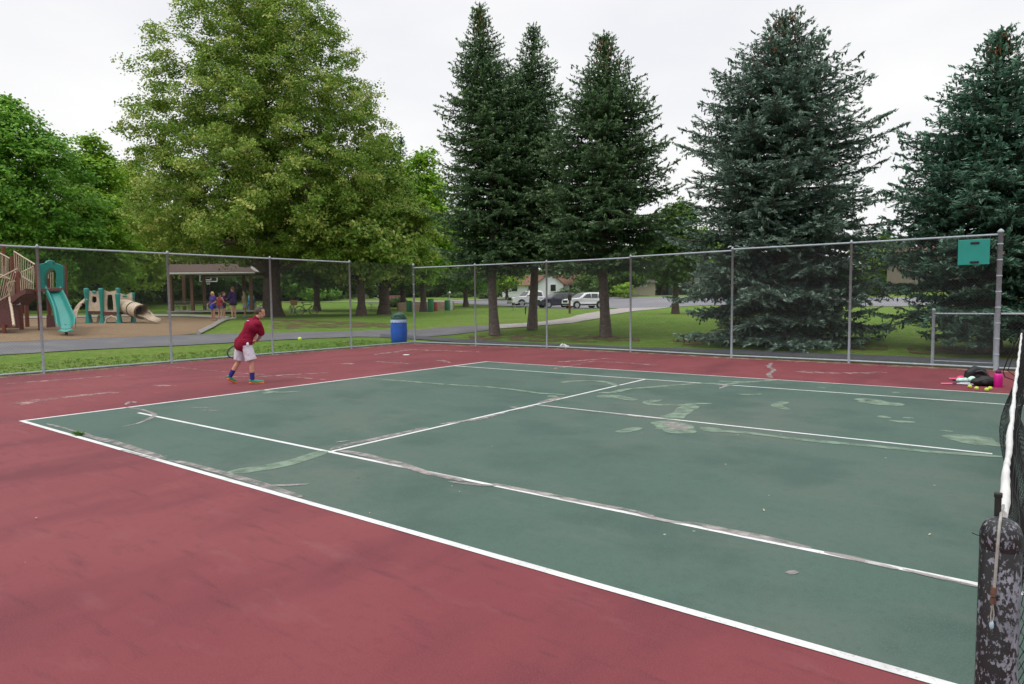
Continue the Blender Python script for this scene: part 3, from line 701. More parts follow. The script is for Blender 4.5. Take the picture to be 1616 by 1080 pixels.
def spruce(name, loc, H, R, z0, m, label, seed=1, trunk_r=.26, whorl=.27, power=1.0, kf=1.65, droop=.18, lean=(0, 0), skirts=0.0, cones=0, dens=1.0, spray=.165, nbr=9, leaders=0, group='spruces along the far side of the court', openb=0.0, sides=None, fatx=1.0):
    global rng
    rng = np.random.default_rng(seed)
    root = empty(name, loc); tag(root, label, 'tree', group)
    A = []; B = []; ra = []; rb = []; C = []; D = []; Lq = []; Wq = []; Tn = []
    tops = [(np.array([0, 0, 0.]), H, R, z0)]
    cn = []
    def axis_pt(z, o, Ht): return np.array([lean[0]*(z/Ht)**1.5+o[0]+.10*math.sin(z*.6+seed), lean[1]*(z/Ht)**1.5+o[1]+.08*math.cos(z*.5+seed), z])
    z = z0; wi = 0
    while z < H-.25:
        t = (z-z0)/(H-z0); e_ = kf*(1-t)**power; Lmax = R*e_/(1+e_**4)**.25*(1-.15*math.exp(-t*9))*(.88+.22*math.sin(z*2.1+seed)**2)
        Lmax = max(Lmax, .22)
        nb = int(nbr*(1 if t < .8 else .8)) + rng.integers(-1, 2)
        for k in range(nb):
            if rng.uniform() < openb: continue
            az = 2*PI*k/nb+wi*1.3+rng.uniform(-.35, .35)
            L = Lmax*rng.uniform(.60, 1.05)
            if rng.uniform() < .05: L *= 1.08
            if sides is not None: L *= sides(az, t)
            L *= (1+(fatx-1)*abs(math.cos(az-CAMRZ)))
            zz = z+rng.uniform(-.12, .12); d0 = np.array([math.cos(az), math.sin(az), 0])
            el = .50*t**1.2+.10+rng.uniform(-.06, .06); dr = droop*(1-t)*rng.uniform(.6, 1.5)
            ns = 9; P = []
            for j in range(ns+1):
                u = j/ns; P.append(axis_pt(zz, (0, 0), H) + d0*L*u + np.array([0, 0, L*(el*u - (dr+.28*el)*1.9*u*u + .17*u**4 + (dr*.55)*u**3)]))
            P = np.array(P)
            if P[:, 2].min() < .12: P[:, 2] = np.maximum(P[:, 2], .12+rng.uniform(0, .15))
            br = max(.010, .020*L*.8)
            for j in range(ns): A.append(P[j]); B.append(P[j+1]); ra.append(br*(1-j/ns*.85)); rb.append(br*(1-(j+1)/ns*.85))
            # lateral twigs
            nt_ = max(4, int(L/.115*dens)); side = np.cross(d0, [0, 0, 1.])
            us = np.linspace(.16 if t < .75 else .05, .99, nt_)+rng.uniform(-.015, .015, nt_)
            for q_, u in enumerate(us):
                u = min(1, max(0.03, u)); jf = min(ns-1e-6, u*ns); j = int(jf); p = P[j]+(P[j+1]-P[j])*(jf-j)
                td = P[j+1]-P[j]; td /= np.linalg.norm(td)+1e-9
                sgn = 1 if q_ % 2 else -1
                tl = min(1.05, (.06+.14*(1-t)**.6+.30*L*(1-u)**.5*min(1, u*3.2)))*rng.uniform(.7, 1.25)
                if u > .93: dirn = td+np.array([0, 0, .15]); tl = max(tl, .22)
                else: dirn = td*.62+side*sgn*rng.uniform(.75, 1.0)+np.array([0, 0, rng.uniform(-.28, .10)])
                dirn /= np.linalg.norm(dirn)
                e = p+dirn*tl
                if tl > .2: A.append(p); B.append(e+np.array([0, 0, -.03])); ra.append(.006); rb.append(.003)
                nsp = max(5, int(tl/.021*dens)); w = rng.uniform(.05, 1.05, nsp)
                cc = p+dirn*(tl*w)[:, None]+np.array([0, 0, -1.])*(.10*tl*w**2)[:, None]+rng.normal(0, .022, (nsp, 3))
                dd = dirn*.9+rng.normal(0, .34, (nsp, 3))+np.array([0, 0, .08])
                C.append(cc); D.append(dd); Lq.append(spray*(1.1-.35*t)*rng.uniform(.6, 1.25, nsp)); Wq.append(np.full(nsp, .021*spray/.19)*rng.uniform(.8, 1.6, nsp))
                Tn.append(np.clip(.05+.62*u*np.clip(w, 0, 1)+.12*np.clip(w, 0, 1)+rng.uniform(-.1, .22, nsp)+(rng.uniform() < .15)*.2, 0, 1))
                if rng.uniform() < .45:   # hanging twiglets
                    nh = 3; cc = p+dirn*tl*rng.uniform(.2, .9)+np.array([0, 0, -1.])*rng.uniform(.03, .20, nh)[:, None]+rng.normal(0, .02, (nh, 3))
                    C.append(cc); D.append(np.tile([0, 0, -1.], (nh, 1))+rng.normal(0, .3, (nh, 3))); Lq.append(np.full(nh, spray)*.9); Wq.append(np.full(nh, .03)); Tn.append(rng.uniform(0, .35, nh))
            if cones and t > cones and rng.uniform() < .8:
                for _ in range(rng.integers(2, 6)):
                    u = rng.uniform(.3, 1); jf = min(ns-1e-6, u*ns); j = int(jf); cn.append(P[j]+rng.normal(0, .06, 3)-np.array([0, 0, .05]))
        z += whorl*(1-.45*t)*rng.uniform(.8, 1.2); wi += 1
    # leader
    tp = axis_pt(H, (0, 0), H)
    nL = 60; w = rng.uniform(0, 1, nL); C.append(tp-np.array([0, 0, 1.])*(w*1.1)[:, None]+rng.normal(0, .04, (nL, 3))*(.3+w)[:, None]); D.append(rng.normal(0, .8, (nL, 3))+np.array([0, 0, .7])); Lq.append(np.full(nL, spray)); Wq.append(np.full(nL, .03)); Tn.append(rng.uniform(.2, .9, nL))
    zs = np.linspace(0, H, 16); tr_ = [trunk_r*(1-.96*(a/H))*(1.25 if a == 0 else 1) for a in zs]
    MB().tube([axis_pt(a, (0, 0), H) for a in zs], tr_, 12).build('trunk', M_barks, root)
    v, f = segs_mesh(A, B, ra, rb, 4); np_mesh('branches', v, f, 4, M_barks, root)
    C = np.concatenate(C); D = np.concatenate(D); Lq = np.concatenate(Lq); Wq = np.concatenate(Wq); Tn = np.concatenate(Tn)
    D /= np.linalg.norm(D, axis=1)[:, None]; n = len(C)
    V = np.cross(D, rand_unit(n)+np.array([0, 0, 1.2])); V /= np.linalg.norm(V, axis=1)[:, None]
    np_mesh('crown', quads(C, D, V, Lq*.5, Wq), np.arange(n*4).reshape(-1, 4), 4, m, root, Tn)
    if cn:
        cn = np.array(cn); v, f = segs_mesh(cn, cn-np.array([0, 0, .11])+rng.normal(0, .02, cn.shape), np.full(len(cn), .02), np.full(len(cn), .014), 5)
        o = np_mesh('cones', v, f, 4, M_cone, root); o['kind'] = 'stuff'
    return root
def px_tree(px, py, top, d=None):
    p = at(px, py) if d is None else atd(px, d); s = depth(p)/FPX
    return p, s, (py_of(p)-top)*s
def py_of(p):
    d = np.array(p)-CAM; return 540 - FPX*(d@_u)/(d@_fw)
def topz(p, top):
    """height needed above p for the tip to reach pixel row top"""
    lo, hi = 0.0, 60.0
    for _ in range(40):
        m = (lo+hi)/2; lo, hi = (m, hi) if py_of((p[0], p[1], p[2]+m)) > top else (lo, m)
    return lo

def build_trees():
    # the five spruces by the fence
    for (px, py, top, Rpx, z0, m, lab, kw) in (
        (782, 529, 2, 102, 3.0, M_spG, 'tallest dark green spruce with brownish tip, leftmost of the spruces behind the far fence', dict(seed=3, cones=.84, droop=.16, trunk_r=.225, lean=(-.45, -.2))),
        (842, 521, 36, 98, 3.3, M_spG, 'green spruce standing back between the tallest spruce and the one with the rust-brown tip', dict(seed=5, droop=.15, trunk_r=.225)),
        (953, 531, 48, 128, 3.0, M_spG, 'green spruce with a thin rust-brown tip and bare thick trunk right of the white cars', dict(seed=8, cones=.80, droop=.16, trunk_r=.225)),
        (1228, 540, 16, 168, .40, M_spB, 'broad ragged blue spruce with branches sweeping down to the lawn', dict(seed=13, cones=.80, droop=.20, trunk_r=.28, power=.95, kf=2.3, whorl=.27, openb=.08, nbr=10)),
        (1556, 555, 42, 165, .6, M_spD, 'dense blue-green spruce behind the teal board at the right', dict(seed=21, cones=.88, droop=.16, trunk_r=.28, power=1.0, kf=1.9, nbr=10, whorl=.26))):
        p = at(px, py); s = depth(p)/FPX
        spruce('spruce_tree', p, topz(p, top), Rpx*s, z0, m, lab, **kw)
    p = at(1760, 560); spruce('spruce_tree', p, 11, 3.6, .8, M_spD, 'green spruce at the right edge beyond the low fence', seed=31, dens=.7)
build_trees()

def build_trees2():
    # the big linden
    p = at(430, 500); s = depth(p)/FPX
    def envl(t): return [.80, .97, 1.0, .99, .95, .89, .82, .74, .63, .50, .30][min(10, int(t*10))]*(1-(t*10-int(t*10))) + [.80, .97, 1.0, .99, .95, .89, .82, .74, .63, .50, .30, .0][min(11, int(t*10)+1)]*(t*10-int(t*10))
    deciduous('linden_tree', p, topz(p, -34), 206*s, topz(p, 412), M_linden, 'huge linden full of yellowish seed clusters, its dark trunk behind the tennis player', n_cl=1700, n_leaf=235, leaf=.175, trunk_r=.62, seed=5, env=envl, cl_r=.80, shell=.60, tipw=.30, limbs=34, lobe=.6, airy=.38)
build_trees2()

def BG(px, d, top, Rpx, m, lab, base=None, ncl=260, nl=90, leaf=.34, seed=1, tr=.3, clr=1.1, name='tree', group='trees in the background', **kw):
    p = atd(px, d); s = depth(p)/FPX
    deciduous(name, p, topz(p, top), Rpx*s, topz(p, base) if base else 1.2, m, lab, n_cl=ncl, n_leaf=nl, leaf=leaf, trunk_r=tr, seed=seed, cl_r=clr, group=group, **kw)
def build_bg():
    BG(28, 52, 150, 104, M_maple, 'dark green maple behind the playground stairs at the left edge', base=455, ncl=520, nl=120, leaf=.30, seed=41, tr=.35)
    BG(-130, 56, 130, 130, M_maple, 'dark green maple mostly cut off by the left edge of the photo', base=455, ncl=300, nl=110, leaf=.32, seed=42)
    BG(158, 60, 216, 60, M_bright, 'fresh bright green tree between the dark maple and the linden', base=452, ncl=330, nl=120, leaf=.32, seed=43)
    BG(212, 70, 258, 62, M_yell, 'pale yellow-green tree mostly hidden behind the left side of the linden', base=455, ncl=260, nl=110, leaf=.36, seed=44)
    BG(30, 78, 300, 110, M_wood, 'dark bushy tree low behind the slide tower', base=468, ncl=260, nl=110, leaf=.36, seed=45)
    BG(150, 74, 345, 90, M_wood, 'dark round tree above the tunnel slide', base=470, ncl=260, nl=110, leaf=.36, seed=46)
    BG(265, 82, 340, 90, M_wood, 'shadowy tree above the picnic shelter', base=470, ncl=260, nl=110, leaf=.36, seed=47)
    BG(370, 88, 330, 90, M_wood, 'shadowy tree behind the group of people', base=468, ncl=260, nl=110, leaf=.36, seed=48)
    BG(500, 64, 250, 90, M_wood, 'dark tree behind the right half of the linden', base=452, ncl=300, nl=110, leaf=.34, seed=49, tr=.30)
    BG(570, 46, 300, 78, M_linden, 'small linden with crooked trunk left of the blue bin', base=440, ncl=280, nl=110, leaf=.26, seed=50, tr=.30, clr=.8)
    BG(606, 50, 215, 78, M_linden, 'olive green tree with a flared trunk directly behind the blue bin', base=446, ncl=330, nl=110, leaf=.28, seed=51, tr=.42, clr=.85)
    BG(668, 60, 240, 50, M_bright, 'light green tree between the linden and the tallest spruce', base=440, ncl=260, nl=110, leaf=.32, seed=52, tr=.3)
    BG(636, 70, 330, 55, M_wood, 'slim dark tree behind the brown roofed bench', base=455, ncl=150, nl=90, seed=53)
    BG(735, 80, 330, 60, M_maple, 'dark green tree beyond the fenced pit, left of the tallest spruce trunk', base=455, ncl=240, nl=100, leaf=.4, seed=54)
    BG(800, 96, 400, 34, M_bright, 'small round tree in front of the white house', base=458, ncl=80, nl=80, leaf=.36, seed=55, tr=.22)
    BG(900, 120, 330, 90, M_wood, 'broad dark tree behind the parked cars', base=440, ncl=240, nl=100, leaf=.5, seed=56)
    BG(965, 105, 395, 60, M_wood, 'dark tree over the hedge at the end of the car row', base=458, ncl=180, nl=100, leaf=.45, seed=57)
    BG(1045, 118, 350, 60, M_wood, 'dark tree beside the beige house', base=445, ncl=200, nl=100, leaf=.5, seed=58, tr=.4)
    BG(1115, 130, 362, 45, M_bright, 'light green tree beyond the parking lot seen left of the blue spruce', base=455, ncl=200, nl=90, leaf=.55, seed=59)
    BG(1066, 42, 318, 46, M_wood, 'dark bushy tree filling the gap right of the spruce with the rust-brown tip', base=440, ncl=160, nl=110, leaf=.26, seed=77, tr=.2, clr=.8)
    BG(1395, 110, 372, 50, M_bright, 'bright tree seen in the gap between the blue spruces', base=452, ncl=200, nl=90, leaf=.5, seed=60)
    BG(1250, 120, 340, 90, M_wood, 'dark tree far behind the ragged blue spruce', base=455, ncl=200, nl=90, leaf=.5, seed=61)
    BG(1580, 120, 350, 110, M_wood, 'dark tree far behind the dense spruce at the right', base=455, ncl=220, nl=90, leaf=.5, seed=62)
    BG(440, 100, 300, 120, M_wood, 'wide dark tree far behind the linden trunk', base=466, ncl=260, nl=110, leaf=.45, seed=63)
    BG(540, 110, 360, 80, M_wood, 'dark tree far away beside the pale house', base=462, ncl=200, nl=100, leaf=.5, seed=64)
    BG(690, 120, 370, 90, M_wood, 'dark tree at the far side of the street behind the pit', base=462, ncl=200, nl=100, leaf=.5, seed=65)
    p = atd(637, 75); spruce('spruce_tree', p, topz(p, 212), 3.6, 3, M_spD, 'distant spruce whose tip shows right of the linden crown', seed=71, dens=.45, spray=.3, whorl=.5, group='spruces in the background')
    # undergrowth along the wood edge and hedges by the houses
    k = 0
    for px, d, top, Rp, m in ((20, 66, 425, 60, M_wood), (95, 70, 430, 60, M_maple), (180, 72, 428, 55, M_wood), (250, 90, 432, 50, M_maple), (330, 95, 428, 60, M_wood), (420, 95, 432, 60, M_wood), (480, 92, 440, 45, M_maple), (-70, 64, 420, 60, M_wood)):
        k += 1; p = atd(px, d); s = depth(p)/FPX
        deciduous('shrub', p, topz(p, top), Rp*s, .1, m, ['leafy undergrowth behind the wooden play tower', 'leafy undergrowth behind the teal slide', 'leafy undergrowth behind the tunnel slide', 'leafy undergrowth left of the picnic shelter', 'leafy undergrowth seen through the picnic shelter', 'leafy undergrowth behind the linden trunk', 'leafy undergrowth right of the linden trunk', 'leafy undergrowth at the left edge'][k-1], n_cl=90, n_leaf=110, leaf=.36, trunk_r=.1, seed=80+k, cl_r=1.2, cat='shrub', group='undergrowth at the edge of the wood', limbs=6)
    for j, (px, d, top, Rp, lab) in enumerate(((838, 92, 456, 9, 'small round bush left of the dark window of the white house'), (889, 95, 457, 10, 'round bush at the white house wall above the dark car'), (905, 95, 456, 9, 'round bush behind the white sport utility car'), (940, 92, 445, 22, 'dense dark hedge bush right of the white house'), (985, 96, 447, 16, 'bright green bush left of the beige house'), (765, 100, 463, 14, 'low bush across the street right of the pit'), (720, 105, 463, 22, 'low shrub row across the street above the green barrel'), (628, 78, 473, 20, 'low clipped bush under the brown roofed bench'))):
        p = atd(px, d); s = depth(p)/FPX
        deciduous('bush', p, topz(p, top), Rp*s, .05, [M_wood, M_bright][j == 4], lab, n_cl=26, n_leaf=90, leaf=.25, trunk_r=.05, seed=120+j, cl_r=.6, cat='bush', group='bushes by the houses and street', limbs=4)
build_bg()
def build_far():
    lab = 'distant tree in the green wall of foliage closing the view beyond the park'
    src = []
    for j, m in enumerate((M_wood, M_maple, M_wood)):
        n0 = set(COL.objects)
        deciduous('tree', (0, 0, 0), 15, 8.5, .3, m, lab, n_cl=190, n_leaf=85, leaf=.6, trunk_r=.3, seed=200+j, cl_r=1.8, group='distant trees closing the view', limbs=8)
        src.append([o for o in COL.objects if o not in n0 and o.parent is None][0])
    pxs = list(range(-420, 2100, 62)); used = set()
    for i, px in enumerate(pxs):
        d = 128+(i*37 % 30); d = d*(.74 if px < 560 else 1.25); p = atd(px, d); o = src[i % 3]
        if i % 3 in used: o = copy_tree(o)
        used.add(i % 3)
        o.location = p; o.rotation_euler = (0, 0, i*1.7); k = random.uniform(.8, 1.15)*(.75 if 560 < px < 1700 else 1); o.scale = (k, k, k*random.uniform(.85, 1.1))
def build_low():
    n0 = set(COL.objects); lab = 'low leafy bush in the far hedge row beyond the street'
    deciduous('bush', (0, 0, 0), 4.2, 5.5, .05, M_wood, lab, n_cl=70, n_leaf=80, leaf=.45, trunk_r=.08, seed=300, cl_r=1.2, cat='bush', group='far hedge row', limbs=5, env=lambda t: 1-.45*t)
    src = [o for o in COL.objects if o not in n0 and o.parent is None][0]
    for i, px in enumerate(range(-300, 2000, 55)):
        d = (120 if px > 480 else 92)+(i*13 % 9); o = src if i == 0 else copy_tree(src); p = atd(px, d); o.location = p; o.rotation_euler = (0, 0, i*2.1); k = random.uniform(.65, 1.1)*(.62 if px > 560 else 1); o.scale = (1.1, 1.1, k)
build_far()
build_low()
rng = np.random.default_rng(99)

# ------------------------------------------------------------------ objects: helpers
def Q(px, py, d): return CAM + ray(px, py)/FPX*d
def rel(p, o): return Vector((float(p[0]-o[0]), float(p[1]-o[1]), float(p[2]-o[2])))
def capsule(mb, a, b, ra, rb, n=12):
    a = Vector(a); b = Vector(b); t = (b-a); L = t.length
    if L < 1e-6: return mb.ball(a, ra, n, 8)
    t /= L; pts = []; rs = []
    for k in (0, .15, .4, .7): th = k*PI/2; pts.append(a - t*ra*math.cos(th)); rs.append(max(1e-4, ra*math.sin(th)))
    m = 3
    for k in range(m+1): u = k/m; pts.append(a+t*L*u); rs.append(ra+(rb-ra)*u)
    for k in (.7, .4, .15, 0): th = k*PI/2; pts.append(b + t*rb*math.cos(th)); rs.append(max(1e-4, rb*math.sin(th)))
    return mb.tube(pts, rs, n)
def ell(mb, c, r, M=None, n=16):
    t = MB(); t.ball((0, 0, 0), r, n, 12); M = M or Matrix.Identity(3); C = Vector(c)
    return mb.add([M @ Vector(v)+C for v in t.v], t.f, True)
def fuse(mb, name, m, parent, voxel=.012, sm=3):
    """union of overlapping shapes grown into one continuous skin"""
    o = mb.build(name, m, parent)
    r = o.modifiers.new('r', 'REMESH'); r.mode = 'VOXEL'; r.voxel_size = voxel; r.use_smooth_shade = True
    q = o.modifiers.new('s', 'SMOOTH'); q.iterations = sm; q.factor = .5
    dg = bpy.context.evaluated_depsgraph_get(); me = bpy.data.meshes.new_from_object(o.evaluated_get(dg), depsgraph=dg)
    o.modifiers.clear(); o.data = me
    me.polygons.foreach_set('use_smooth', [True]*len(me.polygons))
    if not me.materials: me.materials.append(m)
    return o
def V3(a): return Vector(a)
from mathutils import noise as mnoise
def folds(o, k=1.0, amp=.009):
    vs = [(v.co.copy(), v.normal.copy()) for v in o.data.vertices]
    for v, (c, n) in zip(o.data.vertices, vs):
        q = mnoise.noise(Vector((c.x*9+c.z*7, c.y*9-c.z*5, c.z*5)))+.6*mnoise.noise(Vector((c.x*22-c.z*9, c.y*22+c.z*9, c.z*8)))
        v.co = c+n*q*amp*k
    return o
M_skin = mat('skin', (.50, .27, .19), .55, .08, 12, spec=.35); M_skin2 = mat('skin_tan', (.40, .20, .13), .55, .08, 12, spec=.35)
M_eye = mat('eye_white', (.7, .7, .7), .3, .02, 5)

def person(loc, rz, J, cl, label, group=None, skin=None, hair=(.06, .04, .03), hairlen=0, bald=False, shoe=(.7, .7, .7), shoe2=None, sock=None, top='shirt', bottom='shorts', voxel=.014, sleeve=.55, k=1.0, hem=.5, extras=None, legr=1.0, bot_name='shorts'):
    """J: joints in local metres. cl: (top colour, bottom colour)"""
    skin = skin or M_skin
    root = empty('person', loc, rz); tag(root, label, 'person', group)
    J = {a: V3(b)*k for a, b in J.items()}
    up = (J['neck']-J['pelvis']).normalized(); side = (J['shR']-J['shL']).normalized(); fw = up.cross(side)*1.0; fw = -fw if fw.dot(J.get('face', V3((0, 1, 0)))) < 0 else fw
    b = MB()
    capsule(b, J['pelvis'], J['pelvis']+(J['chest']-J['pelvis'])*.6, .125*k, .12*k); capsule(b, J['pelvis']+(J['chest']-J['pelvis'])*.5, J['chest'], .12*k, .135*k)
    capsule(b, J['shL'], J['shR'], .062*k, .062*k); capsule(b, J['chest']-side*.06*k, J['chest']+side*.06*k, .12*k, .12*k); capsule(b, J['hipL'], J['hipR'], .095*k, .095*k)
    capsule(b, J['neck']-up*.03*k, J['head']-V3((0, 0, .03))*k, .056*k, .052*k)
    for s in 'LR':
        capsule(b, J['sh'+s], J['el'+s], .05*k, .038*k); capsule(b, J['el'+s], J['wr'+s], .038*k, .026*k)
        capsule(b, J['hip'+s], J['kn'+s], .082*k*legr, .052*k*legr); capsule(b, J['kn'+s], J['kn'+s]+(J['an'+s]-J['kn'+s])*.35, .052*k*legr, .056*k*legr); capsule(b, J['kn'+s]+(J['an'+s]-J['kn'+s])*.35, J['an'+s], .056*k*legr, .034*k)
        # hand: palm, four fingers of different lengths, thumb from its side
        hd = J.get('ha'+s, (J['wr'+s]-J['el'+s]).normalized()).normalized(); hs = hd.cross(V3((0, 0, 1)) if abs(hd.z) < .9 else side).normalized(); hn = hd.cross(hs)
        pc = J['wr'+s]+hd*.045*k; 
        for q in (-1, -.33, .33, 1):
            capsule(b, J['wr'+s]+hs*.012*q*k, pc+hd*.04*k+hs*.026*q*k, .014*k, .012*k, 8)
        for q, L in ((-1, .058), (-.33, .075), (.33, .08), (1, .068)):
            f0 = pc+hd*.04*k+hs*.027*q*k; f1 = f0+(hd*.8+hn*.45)*L*.5*k; f2 = f1+(hd*.35+hn*.9)*L*.5*k
            capsule(b, f0, f1, .0098*k, .009*k, 8); capsule(b, f1, f2, .009*k, .0078*k, 8)
        t0 = J['wr'+s]+hd*.02*k+hs*.024*k; t1 = t0+(hs*.7+hd*.7+hn*.3).normalized()*.035*k; capsule(b, t0, t1, .013*k, .011*k, 8); capsule(b, t1, t1+(hd+hn*.6).normalized()*.03*k, .011*k, .009*k, 8)
        ft = J['toe'+s]; capsule(b, J['an'+s]-V3((0, 0, .02))*k, J['an'+s]+(ft-J['an'+s])*.4-V3((0, 0, .02))*k, .036*k, .034*k)
    # head with face
    f = J['face'].normalized(); hz = (J['head']-J['neck']).normalized()*.4+V3((0, 0, .6)); hz = (hz - f*hz.dot(f)).normalized(); hx = f.cross(hz).normalized(); M = Matrix((hx, f, hz)).transposed()
    H = J['head']; P = lambda x, y, z: H + M @ V3((x, y, z))*k
    ell(b, P(0, -.008, .025), (.077*k, .096*k, .095*k), M); ell(b, P(0, .03, -.045), (.056*k, .062*k, .065*k), M); ell(b, P(0, .075, -.085), (.024*k, .02*k, .02*k), M, 10)
    capsule(b, P(0, .088, .005), P(0, .108, -.028), .009*k, .013*k, 8)
    for q in (-1, 1): ell(b, P(.076*q, -.005, -.01), (.010*k, .020*k, .032*k), M, 10); ell(b, P(.03*q, .078, .032), (.02*k, .012*k, .008*k), M, 10)
    ell(b, P(0, .086, -.055), (.022*k, .009*k, .007*k), M, 10)
    fuse(b, 'body', skin, root, voxel*.75, 2)
    for q in (-1, 1): ell(MB(), P(.03*q, .083, .012), (.011*k, .008*k, .008*k), M, 10).build('eye', M_eye, root)
    mh = mat('hair_%d_%d_%d' % tuple(int(c*100) for c in hair), hair, .75, .3, 40)
    h = MB()
    if bald:
        ell(h, P(0, -.045, .022), (.084*k, .074*k, .086*k), M); 
        for q in (-1, 1): ell(h, P(.062*q, -.02, .02), (.022*k, .05*k, .05*k), M)
        ell(h, P(0, -.02, .078), (.068*k, .082*k, .050*k), M)
    else:
        ell(h, P(0, -.022, .04), (.086*k, .098*k, .098*k), M)
        if hairlen > 0: capsule(h, P(0, -.075, .03), P(0, -.10, .02)-V3((0, 0, hairlen))*k, .055*k, .03*k)
    fuse(h, 'hair', mh, root, voxel*.8, 2)
    mt = mat('cloth_%d_%d_%d' % tuple(int(c*999) for c in cl[0]), cl[0], .85, .1, 14, bump=.25, spec=.15); mb2 = mat('cloth_%d_%d_%d' % tuple(int(c*999) for c in cl[1]), cl[1], .85, .1, 14, bump=.25, spec=.15)
    t = MB(); pc = J['pelvis']; hemp = pc-(J['chest']-pc).normalized()*.05*k
    capsule(t, hemp-side*.05*k, hemp-side*.05*k+(J['chest']-pc)*.5, .138*k, .132*k); capsule(t, hemp+side*.05*k, hemp+side*.05*k+(J['chest']-pc)*.5, .138*k, .132*k)
    capsule(t, J['hipL']+V3((0, 0, .045))*k, J['hipR']+V3((0, 0, .045))*k, .132*k, .132*k)
    capsule(t, hemp+(J['chest']-pc)*.4, J['chest'], .145*k, .15*k); capsule(t, J['chest']-side*.075*k, J['chest']+side*.075*k, .132*k, .132*k)
    for s in 'LR':
        if sleeve > 0:
            capsule(t, J['sh'+s], J['sh'+s]+(J['el'+s]-J['sh'+s])*sleeve, .075*k, .078*k)
    capsule(t, J['shL'], J['shR'], .076*k, .076*k) if sleeve > 0 else capsule(t, J['shL']*.8+J['shR']*.2, J['shL']*.2+J['shR']*.8, .068*k, .068*k)
    capsule(t, J['neck']-up*.05*k, J['neck']+up*.005*k, .075*k, .066*k)
    folds(fuse(t, top, mt, root, voxel, 3), k)
    t = MB(); capsule(t, J['hipL'], J['hipR'], .118*k, .118*k)
    for s in 'LR':
        e = J['hip'+s]+(J['kn'+s]-J['hip'+s])*hem; d = (J['kn'+s]-J['hip'+s]).normalized()
        t.tube([J['hip'+s]-d*.03*k, J['hip'+s]+(e-J['hip'+s])*.4, e], [.115*k*legr, .118*k*legr, .125*k*legr], 14)
    folds(fuse(t, bot_name, mb2, root, voxel, 3), k)
    for s in 'LR':
        an, toe = J['an'+s], J['toe'+s]; d = (toe-an); d.normalize(); dz = V3((0, 0, 1))
        if sock: MB().tube([J['kn'+s]+(an-J['kn'+s])*.60, an-V3((0, 0, .01))*k], [.052*k, .045*k], 12).build('sock', mat('sock_navy', sock, .85, .1, 20), root)
        heel = an - d*.035*k - dz*.045*k; mid = an+(toe-an)*.55-dz*.02*k
        sh = MB(); capsule(sh, heel+dz*.02*k, mid, .040*k, .040*k); capsule(sh, mid, toe+dz*.005*k, .040*k, .032*k); capsule(sh, an-dz*.03*k, mid, .046*k, .038*k)
        sho = fuse(sh, 'shoe', mat('shoe_%d_%d_%d' % tuple(int(c*100) for c in shoe), shoe, .5, .15, 20), root, voxel*.7, 2)
        if shoe2:
            so2 = MB(); capsule(so2, heel-dz*.018*k, toe-dz*.018*k, .036*k, .034*k)
            for v in range(len(so2.v)): q = so2.v[v]; 
            so2.build('sole', mat('shoe_orange', shoe2, .5, .1, 20), sho)
    return root, J, P
